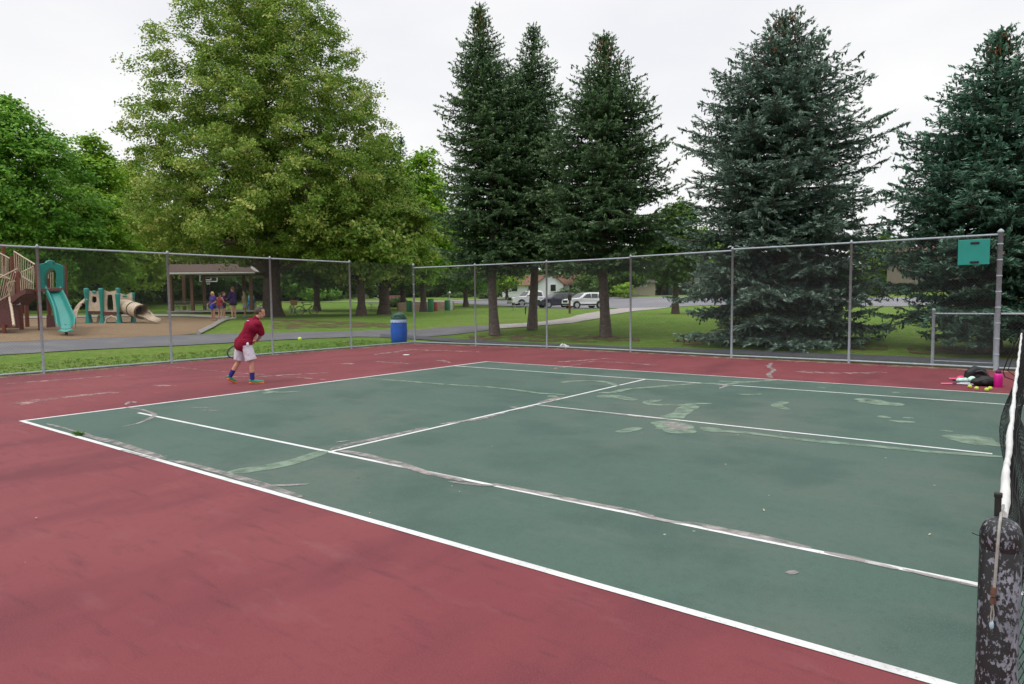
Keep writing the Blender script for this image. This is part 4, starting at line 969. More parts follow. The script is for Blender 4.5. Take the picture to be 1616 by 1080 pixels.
# ------------------------------------------------------------------ the tennis player
def player():
    loc = flat(385, 606); loc[2] = .004; k = depth(loc)/FPX/.0134
    J = dict(pelvis=(0.0, .03, .86), chest=(.19, .06, 1.20), neck=(.265, .09, 1.37), head=(.345, .12, 1.495), face=(.75, .35, -.28),
             shL=(.10, .20, 1.31), shR=(.355, -.04, 1.265), elL=(.15, .40, 1.10), elR=(.37, .10, 1.04), wrL=(.12, .34, .89), wrR=(.20, .30, .89),
             haL=(-.2, -.3, -.1), haR=(-.5, .25, -.1), hipL=(-.075, .10, .83), hipR=(.09, -.03, .83), knL=(-.15, .15, .47), knR=(.185, -.02, .47),
             anL=(-.33, .08, .145), anR=(.195, -.04, .085), toeL=(-.245, .16, .035), toeR=(.39, .02, .035))
    root, J, P = person(loc, CAMRZ, J, ((.21, .008, .032), (.60, .55, .63)), 'tennis player in maroon shirt and pale shorts leaning into a backhand at the baseline', skin=mat('skin_ruddy', (.52, .26, .18), .55, .1, 12), hair=(.075, .055, .04), bald=True, legr=.93,
           shoe=(.03, .25, .15), shoe2=(.85, .20, .05), sock=(.025, .02, .16), voxel=.010, sleeve=.85, k=k, hem=.92)
    # small pale mark on the upper back
    # racket, held in both hands, its head low behind the left hip
    g = J['wrL']*.5+J['wrR']*.5+V3((-.03, .02, -.01)); hc = V3((-.240, .20, .665))*k
    d = (hc-g).normalized(); r = empty('tennis_racket', loc, CAMRZ); tag(r, 'racket held low behind the player\'s left hip', 'racket')
    mf = mat('racket_dark', (.02, .03, .03), .35, .1, 10); ms = mat('racket_string', (.45, .55, .50), .6, .1, 10)
    MB().cyl(g-d*.10, g+d*.12, .016, .015, 10).build('grip', M_black, r)
    sd = d.cross(V3((0, 1, 0))).normalized(); th = hc-d*.16
    MB().tube([g+d*.10, g+d*.2, th-d*.02], .010, 8).build('shaft', mf, r)
    rim = MB(); pts = [hc+d*.165*math.cos(a)+sd*.125*math.sin(a) for a in np.linspace(0, 2*PI, 33)]; rim.tube(pts, .014, 6, cap=False); rim.tube([th-d*.02, hc-d*.1+sd*.095], .008, 6).tube([th-d*.02, hc-d*.1-sd*.095], .008, 6); rim.build('frame', mf, r)
    st = MB()
    for i in range(-9, 10):
        u = i/9.5; w = math.sqrt(1-u*u); st.tube([hc+sd*.125*u-d*.165*w, hc+sd*.125*u+d*.165*w], .0013, 3, cap=False)
    for i in range(-11, 12):
        u = i/11.6; w = math.sqrt(1-u*u); st.tube([hc+d*.165*u-sd*.125*w, hc+d*.165*u+sd*.125*w], .0013, 3, cap=False)
    st.build('strings', ms, r)
    tw = MB(); c = V3((.155, -.125, .845))*k; ell(tw, c, (.03*k, .022*k, .045*k)); tw.build('pocket_lining', mat('white_cloth', (.72, .70, .74), .9, .05, 30), root)
    upv = (J['neck']-J['chest']).normalized(); sd2 = (J['shR']-J['shL']).normalized(); bk = upv.cross(sd2); bk = bk if bk.y < 0 else -bk
    lg = MB(); cc = J['chest']*.55+J['neck']*.45+bk*.130-sd2*.02; ell(lg, cc, (.030, .012, .008)); lg.build('shirt_print', MATS['white_cloth'], root)
player()
M_ball = mat('tennis_ball_felt', (.52, .72, .06), .9, .12, 60, bump=.5); M_seam = mat('ball_seam', (.75, .78, .62), .8, .05, 10)
def ball(p, lab, r=.034, group=None):
    b = empty('tennis_ball', p); tag(b, lab, 'tennis ball', group)
    MB().ball((0, 0, 0), r, 24, 16).build('felt', M_ball, b)
    pts = []
    for i in range(49):
        t = i/48*2*PI; a, q = .75, .25; x = a*math.cos(t)+q*math.cos(3*t); y = a*math.sin(t)-q*math.sin(3*t); z = 2*math.sqrt(a*q)*math.sin(2*t); v = V3((x, y, z)).normalized()*(r*1.002); pts.append(v)
    MB().tube(pts, .0012, 4, cap=False).build('seam', M_seam, b)
ball(Q(473, 535, 12.2), 'yellow tennis ball in flight right of the player')
ball((*flat(1541, 616)[:2], .036), 'yellow ball resting between the racket throat and the other balls, second from left', group='balls by the sports bag')
ball((*flat(1557, 618)[:2], .036), 'yellow ball at the front of the touching pair beside the black bag', group='balls by the sports bag')
ball((*flat(1562.5, 616)[:2], .036), 'yellow ball tucked behind its neighbour against the black bag', group='balls by the sports bag')
ball((*flat(1530.5, 613)[:2], .036), 'paler yellow ball touching the pink handled racket, leftmost of the four', group='balls by the sports bag')

def racket(p, rz, label, gripm, framem, L=.68):
    r = empty('tennis_racket', p, rz); tag(r, label, 'racket', 'rackets lying on the court')
    MB().tube([(-.36, 0, .018), (-.16, 0, .022)], .0165, 10).build('grip', gripm, r)
    MB().tube([(-.16, 0, .022), (-.08, 0, .024)], .012, 8).build('shaft', mat('racket_blue', (.03, .05, .22), .35, .1, 10), r)
    f = MB(); pts = [(.155+.17*math.cos(a), .13*math.sin(a), .03) for a in np.linspace(0, 2*PI, 33)]; f.tube(pts, .011, 6, cap=False).tube([(-.08, .005, .024), (.04, .10, .03)], .009, 6).tube([(-.08, -.005, .024), (.04, -.10, .03)], .009, 6); f.build('frame', framem, r)
    s = MB()
    for i in range(-7, 8): u = i/7.6; w = math.sqrt(1-u*u); s.tube([(.155-.17*w, .13*u, .03), (.155+.17*w, .13*u, .03)], .0012, 3, cap=False); s.tube([(.155+.17*u, -.13*w, .03), (.155+.17*u, .13*w, .03)], .0012, 3, cap=False)
    s.build('strings', mat('racket_string', (.45, .55, .50), .6), r)
M_pink = mat('pink_grip', (.85, .15, .30), .6, .1, 10); M_pale = mat('racket_pale', (.55, .58, .75), .35, .15, 4)
bx_ = flat(1490, 607); racket((bx_[0]+.27, bx_[1]+.10, 0), R_(14)+CAMRZ*.35, 'pink handled racket with pale blue frame lying by the bags', M_pink, M_pale)
bx_ = flat(1506, 600); racket((bx_[0]+.26, bx_[1]+.05, .01), CAMRZ*.4, 'dark racket with pink butt lying behind the pale blue one', M_pink, M_black)
def bags():
    c = flat(1555, 609); c[2] = 0
    b = empty('sports_bag', c, CAMRZ); tag(b, 'slumped black sports bag beside the pink bottle', 'bag')
    m = MB(); ell(m, (.02, 0, .075), (.26, .15, .085)); ell(m, (-.12, .02, .07), (.14, .13, .07)); ell(m, (.16, -.02, .08), (.12, .12, .08)); ell(m, (.03, .05, .11), (.14, .09, .07))
    o = fuse(m, 'body', mat('black_nylon', (.012, .012, .014), .55, .3, 12, bump=.6), b, .016, 3)
    for v in o.data.vertices: v.co += Vector((0, 0, .010))*math.sin(v.co.x*45+v.co.y*30) if v.co.z > .04 else Vector((0, 0, 0)); v.co.z = max(v.co.z, .006)
    MB().tube([(-.2, -.10, .10), (-.05, -.15, .15), (.12, -.13, .15), (.22, -.06, .08)], .008, 6).build('strap', M_black, b)
    c = flat(1538, 603); c[2] = 0
    b = empty('backpack', c, CAMRZ); tag(b, 'black backpack with arched back and a mint green towel, left of the pink bottle', 'bag')
    m = MB(); m.tube([(-.16, 0, .06), (-.12, 0, .17), (0, 0, .24), (.13, 0, .21), (.22, 0, .10), (.25, 0, .04)], [.06, .085, .09, .085, .07, .05], 12); ell(m, (.04, .02, .09), (.2, .1, .09))
    o = fuse(m, 'body', MATS['black_nylon'], b, .016, 2)
    for v in o.data.vertices: v.co.z = max(v.co.z, .005)
    MB().tube([(-.05, -.09, .22), (.06, -.12, .24), (.16, -.12, .18), (.20, -.10, .08)], .010, 6).build('strap', mat('grey_webbing', (.10, .10, .11), .8), b)
    c = flat(1527, 605); c[2] = 0
    t = empty('towel', c, CAMRZ); tag(t, 'crumpled mint green and white cloth heaped against the black backpack', 'towel')
    m = MB()
    for i in range(9): ell(m, (random.uniform(-.16, .14), random.uniform(-.07, .05), random.uniform(.05, .12)), (random.uniform(.05, .10), .05, random.uniform(.025, .05)))
    o = fuse(m, 'cloth', mat('mint_cloth', (.28, .72, .42), .9, .25, 9, col2=(.80, .88, .90)), t, .012, 1)
    c = flat(1510, 601); c[2] = 0
    t = empty('cap', (c[0]+.07, c[1]+.03, 0), CAMRZ); tag(t, 'pink and black cap on the court left of the mint cloth', 'cap')
    MB().lathe([(.085, .01), (.085, .05), (.065, .085), (.03, .10), (0, .105)], n=20).build('crown', mat('hot_pink', (.75, .06, .20), .7), t)
    MB().lathe([(.10, .006), (.11, .012), (.10, .02)], c=(-.06, -.02, 0), n=20).build('brim', M_black, t)
    c = flat(1575, 611); c[2] = 0
    t = empty('water_bottle', c, CAMRZ); tag(t, 'bright pink water bottle with black lid standing by the bags', 'bottle')
    MB().lathe([(.062, 0), (.070, .01), (.071, .215), (.064, .24), (.045, .258), (.036, .262), (.036, .268)], n=28).build('body', mat('magenta_plastic', (.62, .015, .26), .3, .05, 4), t)
    MB().lathe([(.044, .262), (.046, .268), (.046, .305), (.038, .318), (0, .32)], n=24).build('lid', mat('plum_plastic', (.10, .012, .06), .4), t)
    MB().torus((0, 0, .325), .022, .006, 'x', 16).build('loop', MATS['plum_plastic'], t)
bags()

# ------------------------------------------------------------------ blue bin
def bin_():
    c = at(630, 541); s = depth(c)/FPX
    b = empty('litter_bin', c, CAMRZ); tag(b, 'blue plastic drum bin with dark green dome lid at the fence corner', 'bin')
    r = 12.7*s; h = 36*s
    MB().lathe([(r*.86, 0), (r*.95, .03), (r*1.0, h*.3), (r*1.03, h*.5), (r, h*.75), (r*.97, h-.02), (r*.96, h)], n=32).build('drum', mat('blue_plastic', (.014, .10, .50), .45, .12, 4), b)
    lin_ = MB()
    for i in range(40):
        a = i/40*2*PI; a2 = (i+1)/40*2*PI; h0 = h-.06-.05*rng.uniform(); h1 = h0
        R1 = r*1.03+.012*rng.uniform()
        lin_.add([(R1*math.cos(a), R1*math.sin(a), h-.08-.05*(math.sin(i*1.7)**2)), (R1*math.cos(a2), R1*math.sin(a2), h-.08-.05*(math.sin((i+1)*1.7)**2)), (r*1.0*math.cos(a2), r*1.0*math.sin(a2), h+.01), (r*1.0*math.cos(a), r*1.0*math.sin(a), h+.01)], [(0, 1, 2, 3)])
    lin_.build('bag_edge', mat('pale_liner', (.40, .50, .68), .4, .15, 20), b)
    MB().lathe([(r*.97, h+.005), (r*.98, h+.05), (r*.93, h+.12), (r*.78, h+.21), (r*.52, h+.275), (r*.2, h+.30), (0, h+.305)], n=32).build('dome_lid', mat('green_plastic', (.015, .075, .055), .4, .12, 4), b)
    MB().box((.0, -r*.80, h+.14), (.26, .06, .12)).build('flap', mat('green_plastic_dark', (.01, .05, .038), .4), b, bevel=.01)
bin_()
# crumpled white bag at the foot of the fence and other small litter
def crumple(name, px, py, size, m, lab, cat):
    c = flat(px, py); b = MB(); r2 = np.random.default_rng(px)
    for i in range(10): ell(b, (r2.uniform(-1, 1)*size[0]*.6, r2.uniform(-.5, .5)*size[1], r2.uniform(.2, .8)*size[2]*(1-abs(i-3)/10)), (size[0]*r2.uniform(.2, .45), size[1]*.35, size[2]*r2.uniform(.2, .5)))
    root = fuse(b, name, m, None, .018, 0); root.location = (c[0], c[1], 0.0); root.rotation_euler = (0, 0, CAMRZ)
    r3 = np.random.default_rng(1)
    for v in root.data.vertices: v.co += Vector(r3.normal(0, .006, 3)); v.co.z = max(.003, v.co.z)
    tag(root, lab, cat)
M_white = mat('white_plastic', (.78, .78, .80), .5, .08, 10)
crumple('plastic_bag', 891, 550, (.20, .10, .17), M_white, 'crumpled white plastic bag caught at the foot of the far fence', 'plastic bag')
c = flat(641, 561); q = MB().lathe([(0, .008), (.10, .008), (.11, .016), (.10, .022), (0, .024)], n=20).build('court_marker', M_white); q.location = (c[0], c[1], 0); tag(q, 'flat white rubber disc lying on the red court near the fence corner', 'disc')
# weed in the crack
def weed(px, py, h, n, name='weed', lab='small green weed growing from the cracked sideline', z=.0):
    c = flat(px, py); r2 = np.random.default_rng(px+py); b = MB()
    for i in range(n):
        a = r2.uniform(0, 2*PI); L = h*r2.uniform(.5, 1.3); p = V3((r2.normal(0, .05), r2.normal(0, .02), 0)); t = V3((math.cos(a)*.9, math.sin(a)*.9, r2.uniform(.3, 1))).normalized(); s_ = t.cross(V3((0, 0, 1))).normalized()*.010
        b.add([p-s_, p+s_, p+t*L*.6+s_*.9, p+t*L+V3((0, 0, -.01)), p+t*L*.6-s_*.9], [(0, 1, 2, 3, 4)])
    o = b.build(name, mat('weed_green', (.07, .17, .02), .7, .2, 10)); o.location = (c[0], c[1], z); tag(o, lab, 'weed')
weed(124, 687, .07, 60, z=.01)
# fallen leaves and chips scattered on the court: uncountable
def litter():
    r2 = np.random.default_rng(4); b = MB()
    for i in range(520):
        if i < 260: x = r2.uniform(-7.4, 12); y = r2.choice([r2.uniform(-9, 15), 15.3-abs(r2.normal(0, .5))])
        else:
            if r2.uniform() < .5: x = -7.35+abs(r2.normal(0, .3)); y = r2.uniform(-2, 15)
            else: x = r2.uniform(-7, 12); y = 15.35-abs(r2.normal(0, .18))
        s_ = r2.uniform(.004, .016) if i > 150 else r2.uniform(.003, .009); a = r2.uniform(0, 6)
        vs = [(x+s_*math.cos(a+k*PI/2)*(1 if k % 2 else .6), y+s_*math.sin(a+k*PI/2)*(1 if k % 2 else .6), .009+r2.uniform(0, s_*.8)) for k in range(4)]
        b.add(vs, [(0, 1, 2, 3)])
    o = b.build('leaf_litter', mat('dry_leaf', (.34, .24, .15), .9, .3, 30, col2=(.62, .55, .42))); tag(o, 'dry leaf bits and chips scattered over the court', 'leaf litter', kind='stuff')
litter()
def tufts():
    r2 = np.random.default_rng(8); pts = []
    pf = np.array([(a, b) for a, b in FARF]); 
    for i in range(9000):
        u = r2.uniform(0, 1)
        if u < .45: y = r2.uniform(-8, 15.6); x = -7.72-abs(r2.normal(0, .12))-(r2.uniform(0, 3.0) if r2.uniform() < .6 else 0)
        else:
            x = r2.uniform(-7.7, 24); y = np.interp(x, pf[:, 0], pf[:, 1])+.17+abs(r2.normal(0, .10))+(r2.uniform(0, 1.0) if r2.uniform() < .6 else 0)
        pts.append((x, y))
    P = np.repeat(np.array(pts), 7, axis=0); n = len(P); P = P+r2.normal(0, .03, P.shape)
    z = np.array(hgt(P[:, 0], P[:, 1]))-.012; C = np.stack([P[:, 0], P[:, 1], z], -1); L = r2.uniform(.025, .085, n)
    T = r2.normal(0, .35, (n, 3)); T[:, 2] = 1; T /= np.linalg.norm(T, axis=1)[:, None]; S = np.cross(T, r2.normal(size=(n, 3))); S /= np.linalg.norm(S, axis=1)[:, None]
    v = np.stack([C-S*.006, C+S*.006, C+T*L[:, None]], 1).reshape(-1, 3)
    o = np_mesh('grass_tufts', v, np.arange(n*3).reshape(-1, 3), 3, leafmat('blade', (.05, .11, .012), (.10, .18, .025), (.20, .25, .07)), None, r2.uniform(0, 1, n)); tag(o, 'short grass blades along the fence foot', 'grass', kind='stuff')
tufts()

# ------------------------------------------------------------------ play structures
M_brown = mat('brown_post', (.15, .035, .018), .5, .15, 6); M_tan = mat('tan_rail', (.50, .40, .29), .55, .12, 6); M_deck = mat('maroon_deck', (.11, .034, .030), .6, .2, 8)
M_slide = mat('teal_slide', (.008, .225, .19), .3, .08, 3, spec=.5)
def slab(mb, pts, off):
    pts = [V3(p) for p in pts]; n = (pts[1]-pts[0]).cross(pts[2]-pts[0]).normalized()*off; m = len(pts)
    mb.add([p-n for p in pts]+[p+n for p in pts], [tuple(range(m))[::-1], tuple(range(m, 2*m))]+[(i, (i+1) % m, m+(i+1) % m, m+i) for i in range(m)])
def ringslab(mb, outer, inner, back):
    m = len(outer); A = [V3(p) for p in outer]; B = [V3(p) for p in inner]; bk = V3(back)
    vs = A+B+[p+bk for p in A]+[p+bk for p in B]; fs = []
    for i in range(m-1):
        fs += [(i, i+1, m+i+1, m+i), (2*m+i, 3*m+i, 3*m+i+1, 2*m+i+1), (i, 2*m+i, 2*m+i+1, i+1), (m+i, m+i+1, 3*m+i+1, 3*m+i)]
    fs += [(0, m, 3*m, 2*m), (m-1, 3*m-1, 4*m-1, 2*m-1)]
    mb.add(vs, fs)
def play1():
    o = at(58, 522); d0 = depth(o); root = empty('play_tower', o); tag(root, 'brown and tan play tower with stairs and a teal slide at the left edge', 'play structure')
    q = lambda px, py, dd=0: rel(Q(px, py, d0+dd), o)
    s = d0/FPX
    for px, top, dd in ((29, 429, 0), (58.5, 417, 0), (101.5, 418, 1.7), (39, 440, 2.3), (18.5, 405, 1.5), (5, 384, 2.2), (-16, 384, 0.6), (-30, 400, 1.8), (75, 440, 2.0), (25, 396, 2.4)):
        g = atd(px, d0+dd); b = rel(g, o); t = q(px, top, dd); MB().cyl((t.x, t.y, b.z-.1), t, .085, .085, 14).build('post', M_brown, root)
    def railing(name, a0, a1, b0, b1, n, r=.022, dd=(0, 0)):
        m = MB(); A0, A1 = q(*a0, dd[0]), q(*a1, dd[1]); B0, B1 = q(*b0, dd[0]), q(*b1, dd[1]); m.tube([A0, A1], r*1.3, 6); m.tube([B0, B1], r*1.2, 6)
        for i in range(n+1): u = i/n; m.tube([A0+(A1-A0)*u, B0+(B1-B0)*u], r*.75, 5)
        m.build(name, M_tan, root)
    railing('railing', (22, 397), (56, 418), (24, 430), (53, 447), 9, dd=(1.0, .1)); railing('railing', (-30, 384), (17, 409), (-30, 420), (17, 441), 11, dd=(2, 1.5))
    railing('railing', (28, 433), (53, 421), (31, 468), (53, 457), 8, dd=(0, 0)); railing('railing', (-30, 454), (28, 424), (-30, 492), (15, 465), 12, dd=(-.8, 0)); railing('railing', (-20, 391), (10, 405), (-20, 430), (10, 440), 8, dd=(2.2, 2.2))
    m = MB(); m.tube([q(24, 444), q(14, 446), q(12, 449), q(15, 466), q(18, 483), q(25, 483)], .035, 6)
    for px in (16, 19, 22): m.tube([q(px, 446), q(px, 483)], .014, 5)
    m.build('handrail', M_tan, root)
    st = MB()
    for i in range(6):
        y0 = 474+i*7.2; a = q(-30, y0, -.35*i); b = q(20+i*.4, y0, -.35*i); f = V3(_fw*.32); dz = V3((0, 0, -.19))
        st.add([a, b, b+f, a+f, a+dz, b+dz, b+f+dz, a+f+dz], [(0, 1, 2, 3), (4, 7, 6, 5), (0, 4, 5, 1), (1, 5, 6, 2), (2, 6, 7, 3), (3, 7, 4, 0)])
    st.build('stairs', M_deck, root)
    m = MB(); m.tube([q(15, 470, -.1), q(19, 492, -1), q(22, 514, -2)], .05, 6); m.build('stringer', M_tan, root)
    for px in (-10, 6): g = rel(atd(px, d0-1.8), o); t = q(px, 512, -1.8); MB().cyl((t.x, t.y, g.z-.1), t, .07, n=10).build('stair_leg', M_brown, root)
    m = MB(); slab(m, [q(31, 470), q(42, 463), q(54, 457), q(54, 465), q(44, 470), q(31, 481)], .5); m.build('ramp', M_deck, root)
    m = MB(); slab(m, [q(54, 459, 0), q(98, 457, 0), q(100, 456, 1.7), (q(60, 457, 2.0))], .06); m.build('deck', M_deck, root)
    hood = MB(); outer = [(57, 460), (57, 440), (57, 419), (63, 416.5), (70, 415), (78, 414), (88, 415), (96, 417.5), (99.5, 420), (99.5, 440), (99, 459)]; inner = [(70, 459), (69.5, 446), (70, 436), (72, 430), (76, 426), (80, 424), (84, 424.5), (87, 428), (88.5, 434), (88.5, 446), (88, 457)]
    dl = lambda px: .3+(px-57)/42*1.0
    ringslab(hood, [q(a, b, dl(a)) for a, b in outer], [q(a, b, dl(a)) for a, b in inner], _fw*.55*1.0+_r0*(-.25)); hood.build('slide_hood', M_slide, root, bevel=.03)
    rg = MB(); c = q(79, 415, .5); rg.tube([q(72, 416.5, .4), q(74, 413.5, .5), q(79, 412.5, .5), q(84, 413.5, .6), q(86, 416.5, .7)], .05, 6); rg.build('hood_loop', M_slide, root)
    L = [(71, 449), (77, 462), (83, 476), (87, 490), (88.5, 502), (90, 511)]; Rr = [(94, 450), (102, 463), (108, 477), (114, 490), (118.5, 501), (117, 510)]; m = MB(); vs = []; n = len(L)
    for i in range(n):
        dd = .25-i/(n-1)*2.1; a = q(*L[i], dd); b = q(*Rr[i], dd); w = (b-a).normalized(); z = V3((0, 0, 1)); dp = .22
        row = [a-w*.06+z*-.30, a-w*.06, a+w*.04, a+w*.12-z*dp*.8, a+(b-a)*.3-z*dp, a+(b-a)*.7-z*dp, b-w*.12-z*dp*.8, b-w*.04, b+w*.06, b+w*.06-z*.30]
        vs += row
    fs = [(i*10+k, i*10+k+1, (i+1)*10+k+1, (i+1)*10+k) for i in range(n-1) for k in range(9)]; m.add(vs, fs, True)
    e = vs[-10:]; m.add([p for p in e]+[e[4]+V3((0, 0, -.12))-V3(_fw)*.12, e[5]+V3((0, 0, -.12))-V3(_fw)*.12], [(3, 4, 10), (4, 5, 11, 10), (5, 6, 11), (0, 3, 10), (6, 9, 11)])
    so_ = m.build('slide', M_slide, root); sm_ = so_.modifiers.new('s', 'SOLIDIFY'); sm_.thickness = .035; sb = so_.modifiers.new('b', 'SUBSURF'); sb.levels = sb.render_levels = 2
    g = rel(atd(104, d0-1.5), o); t = q(104, 512, -1.5); MB().cyl((t.x, t.y, g.z-.1), t, .05, n=10).build('slide_support', M_black, root)
    m = MB(); c = q(29, 476, -.1); m.box(c, (.15, .02, .28), CAMRZ); m.build('label_plate', M_white, root)
    m = MB(); 
    for px in (73, 76.5, 80, 83.5): m.tube([q(px, 430, 2), q(px, 457, 2)], .02, 5)
    m.build('back_rail', M_tan, root)
    m = MB(); slab(m, [q(74, 498, 1.8), q(87, 497, 1.8), q(87, 516, 1.8), q(74, 517, 1.8)], .03); m.build('play_panel', M_deck, root)
play1()
def play2():
    o = at(160, 511); d0 = depth(o); s = d0/FPX; root = empty('play_crawler', o); tag(root, 'low toddler play set with teal posts, tan panels and a tan tunnel slide', 'play structure')
    q = lambda px, py, dd=0: rel(Q(px, py, d0+dd), o)
    for px, top, dd in ((137, 455, 0), (160, 455, 0), (186, 463, 0), (187, 454.5, 1.3), (209, 462, 1.1), (140, 470, 1.4)):
        b = rel(atd(px, d0+dd), o); t = q(px, top, dd); h = t.z-b.z
        MB().lathe([(.15, 0), (.14, .06), (.085, .42), (.08, .55), (.085, h*.55), (.115, h*.85), (.13, h-.08), (.12, h-.02), (.06, h), (0, h+.005)], (b.x, b.y, b.z), 14).build('post', M_slide, root)
    def panel(outer, inner, dd, name='panel'): m = MB(); ringslab(m, [q(*p, dd) for p in outer], [q(*p, dd) for p in inner], _fw*.07); m.build(name, M_tan, root)
    panel([(141, 459), (148.5, 461.5), (156, 459), (158, 475), (158, 491), (149, 491), (139.5, 491), (140, 475), (141, 459)], [(145, 468), (148.5, 468), (152, 469), (152.5, 473), (152, 477), (148.5, 478), (145, 477), (144.5, 473), (145, 468)], 0)
    panel([(163, 458), (172, 461), (183, 458.5), (184, 480), (184.5, 499), (174, 499), (164, 499), (163.5, 480), (163, 458)], [(169, 466), (173, 465), (177, 466), (178.5, 480), (179, 490), (174, 491), (169, 490), (168, 480), (169, 466)], .1)
    panel([(189, 463), (198, 466), (207, 462.5), (208, 468), (208, 474), (198, 475), (190, 474), (189.5, 468), (189, 463)], [(197, 468), (198, 468), (199, 468), (199, 469), (199, 470), (198, 470), (197, 470), (197, 469), (197, 468)], .6)
    for px, py, dd in ((148.5, 461, -.06), (197, 467.5, .5)): m = MB(); ell(m, q(px, py, dd), (.13, .04, .07), Matrix.Rotation(CAMRZ, 3, 'Z')); m.build('badge', M_slide, root)
    m = MB(); slab(m, [q(139, 494, 0), q(189, 495, 0), q(205, 492, 1.2), q(142, 491, 1.4)], .07); m.build('deck', M_deck, root)
    m = MB(); m.tube([q(166, 511), q(168, 503), q(176, 499), (q(184, 502)), q(187, 509)], .05, 6); m.build('arch_rail', M_tan, root)
    m = MB(); slab(m, [q(152, 511, .5), q(155, 498, .5), (q(162, 497, .5)), q(163, 511, .5)], .03); m.build('skirt_panel', M_tan, root)
    m = MB(); ax = [q(190, 484, .9), q(198, 484, .6), q(208, 487, .2), q(218, 490.5, -.25), q(223, 492.5, -.5)]; m.tube(ax, [.37, .385, .39, .37, .36], 20, cap=False); m.tube(ax, [.34, .355, .36, .34, .33], 20, cap=False); m.build('tunnel', M_tan, root)
    m = MB(); c = ax[3]*.4+ax[2]*.6; t = (ax[3]-ax[2]).normalized(); m.tube([c-t*.02, c+t*.02], .41, 20); m.build('tunnel_band', mat('dark_gap', (.05, .035, .025), .7), root)
    m = MB(); e = ax[4]; m.tube([e-t*.05, e+t*.03], [.39, .39], 20, cap=False); m.tube([e+t*.03, e+t*.03], [.39, .30], 20, cap=False); m.tube([e+t*.03, e-t*.2], [.30, .30], 20, cap=False); m.build('tunnel_lip', M_tan, root)
    m = MB(); L = [(218, 498), (228, 501), (236, 506), (248, 509.5)]; R2 = [(232, 491), (239, 497), (243, 502), (253, 506)]; vs = []
    for i in range(4):
        a = q(*L[i], -.6-.15*i); b = q(*R2[i], -.3-.15*i); z = V3((0, 0, 1)); vs += [a+z*.06, a, b, b+z*.08]
    m.add(vs, [(i*4+k, i*4+k+1, (i+1)*4+k+1, (i+1)*4+k) for i in range(3) for k in range(3)], True); ob = m.build('slide_bed', M_tan, root); ob.modifiers.new('s', 'SOLIDIFY').thickness = .05
    m = MB()
    for i in range(5):
        u = i/4; m.tube([q(113+u*6, 508-u*2, .8-u*1.2), q(116+u*7, 492-u*3, .8-u*1.0), q(124+u*5, 480-u*1, .8-u*.8), q(134+u*3, 472+u*1, .6-u*.6)], .035, 6)
    for v in range(6):
        w = v/5; P0 = [(113, 508), (114, 500), (116, 492), (120, 485), (126, 478), (134, 472)][v]; P1 = [(119, 506), (122, 497), (124, 489), (128, 482), (132, 478), (137, 473)][v]; m.tube([q(*P0, .8), q(*P1, -.2)], .035, 6)
    m.build('climbing_net', M_tan, root)
play2()
def spring_toy():
    o = at(1158, 495); d0 = depth(o); root = empty('play_rider', o); tag(root, 'small teal play panel with red foot seen through the ragged blue spruce', 'play structure')
    q = lambda px, py, dd=0: rel(Q(px, py, d0+dd), o)
    for a, b in (((1147, 463), (1154, 481)), ((1157, 461), (1168, 487))): m = MB(); slab(m, [q(*a), q(b[0], a[1]), q(*b), q(a[0], b[1])], .05); m.build('panel', M_slide, root)
    MB().cyl(q(1165, 455), q(1166, 496), .06, n=8).build('post', M_slide, root); MB().cyl(q(1150, 470), q(1150, 496), .05, n=8).build('post', M_slide, root)
    m = MB(); slab(m, [q(1169, 482), q(1173, 482), q(1173, 490), q(1169, 490)], .05); m.build('foot', mat('red_plastic', (.45, .05, .02), .5), root)
spring_toy()

# ------------------------------------------------------------------ picnic shelter, hoop, tables
M_roof = mat('brown_shingle', (.095, .058, .046), .9, .2, 9); M_fascia = mat('pale_fascia', (.38, .36, .33), .7); M_post = mat('wood_post', (.14, .065, .035), .7, .2, 8)
def shelter():
    d = 54; o = atd(335, d+3); root = empty('picnic_shelter', o); tag(root, 'open picnic shelter with brown shingled roof behind the group of people', 'shelter')
    q = lambda px, py, dd=0: rel(Q(px, py, d+dd), o)
    A, B = q(263, 430.5), q(402, 429); R1, R2 = q(268, 418, 3.2), q(388, 417.5, 3.2); bk = 6.4
    C, D = A+V3((_fw[0], _fw[1], 0))*bk, B+V3((_fw[0], _fw[1], 0))*bk
    m = MB(); slab(m, [A, B, R2, R1], .04); slab(m, [C, D, R2, R1][::-1], .04); m.build('roof', M_roof, root)
    m = MB(); m.tube([A-V3((0, 0, .10)), B-V3((0, 0, .10))], .11, 4, smooth=False); m.tube([C-V3((0, 0, .10)), D-V3((0, 0, .10))], .11, 4, smooth=False); m.build('fascia', M_fascia, root)
    m = MB(); slab(m, [A, R1, C], .03); slab(m, [B, D, R2], .03); m.build('gable', M_fascia, root)
    for px, dd in ((303, .6), (396, .6), (270, .6), (322, 5.8), (385, 5.8), (290, 5.8)):
        g = rel(atd(px, d+dd), o); t = q(px, 431, dd); MB().box(((g.x+t.x)/2, (g.y+t.y)/2, (g.z+t.z)/2), (.22, .22, t.z-g.z), CAMRZ).build('post', M_post, root)
    g0, g1 = atd(262, d), atd(404, d); g2, g3 = atd(404-25, d+6.6), atd(262+20, d+6.6); z = max(g0[2], g1[2], g2[2], g3[2])-o[2]+.06
    m = MB(); pts = [rel(p, o) for p in (g0, g1, g2, g3)]; slab(m, [(p.x, p.y, z-.05) for p in pts], .06); m.build('floor_slab', M_conc, root)
    return z+o[2]
zs_ = shelter()
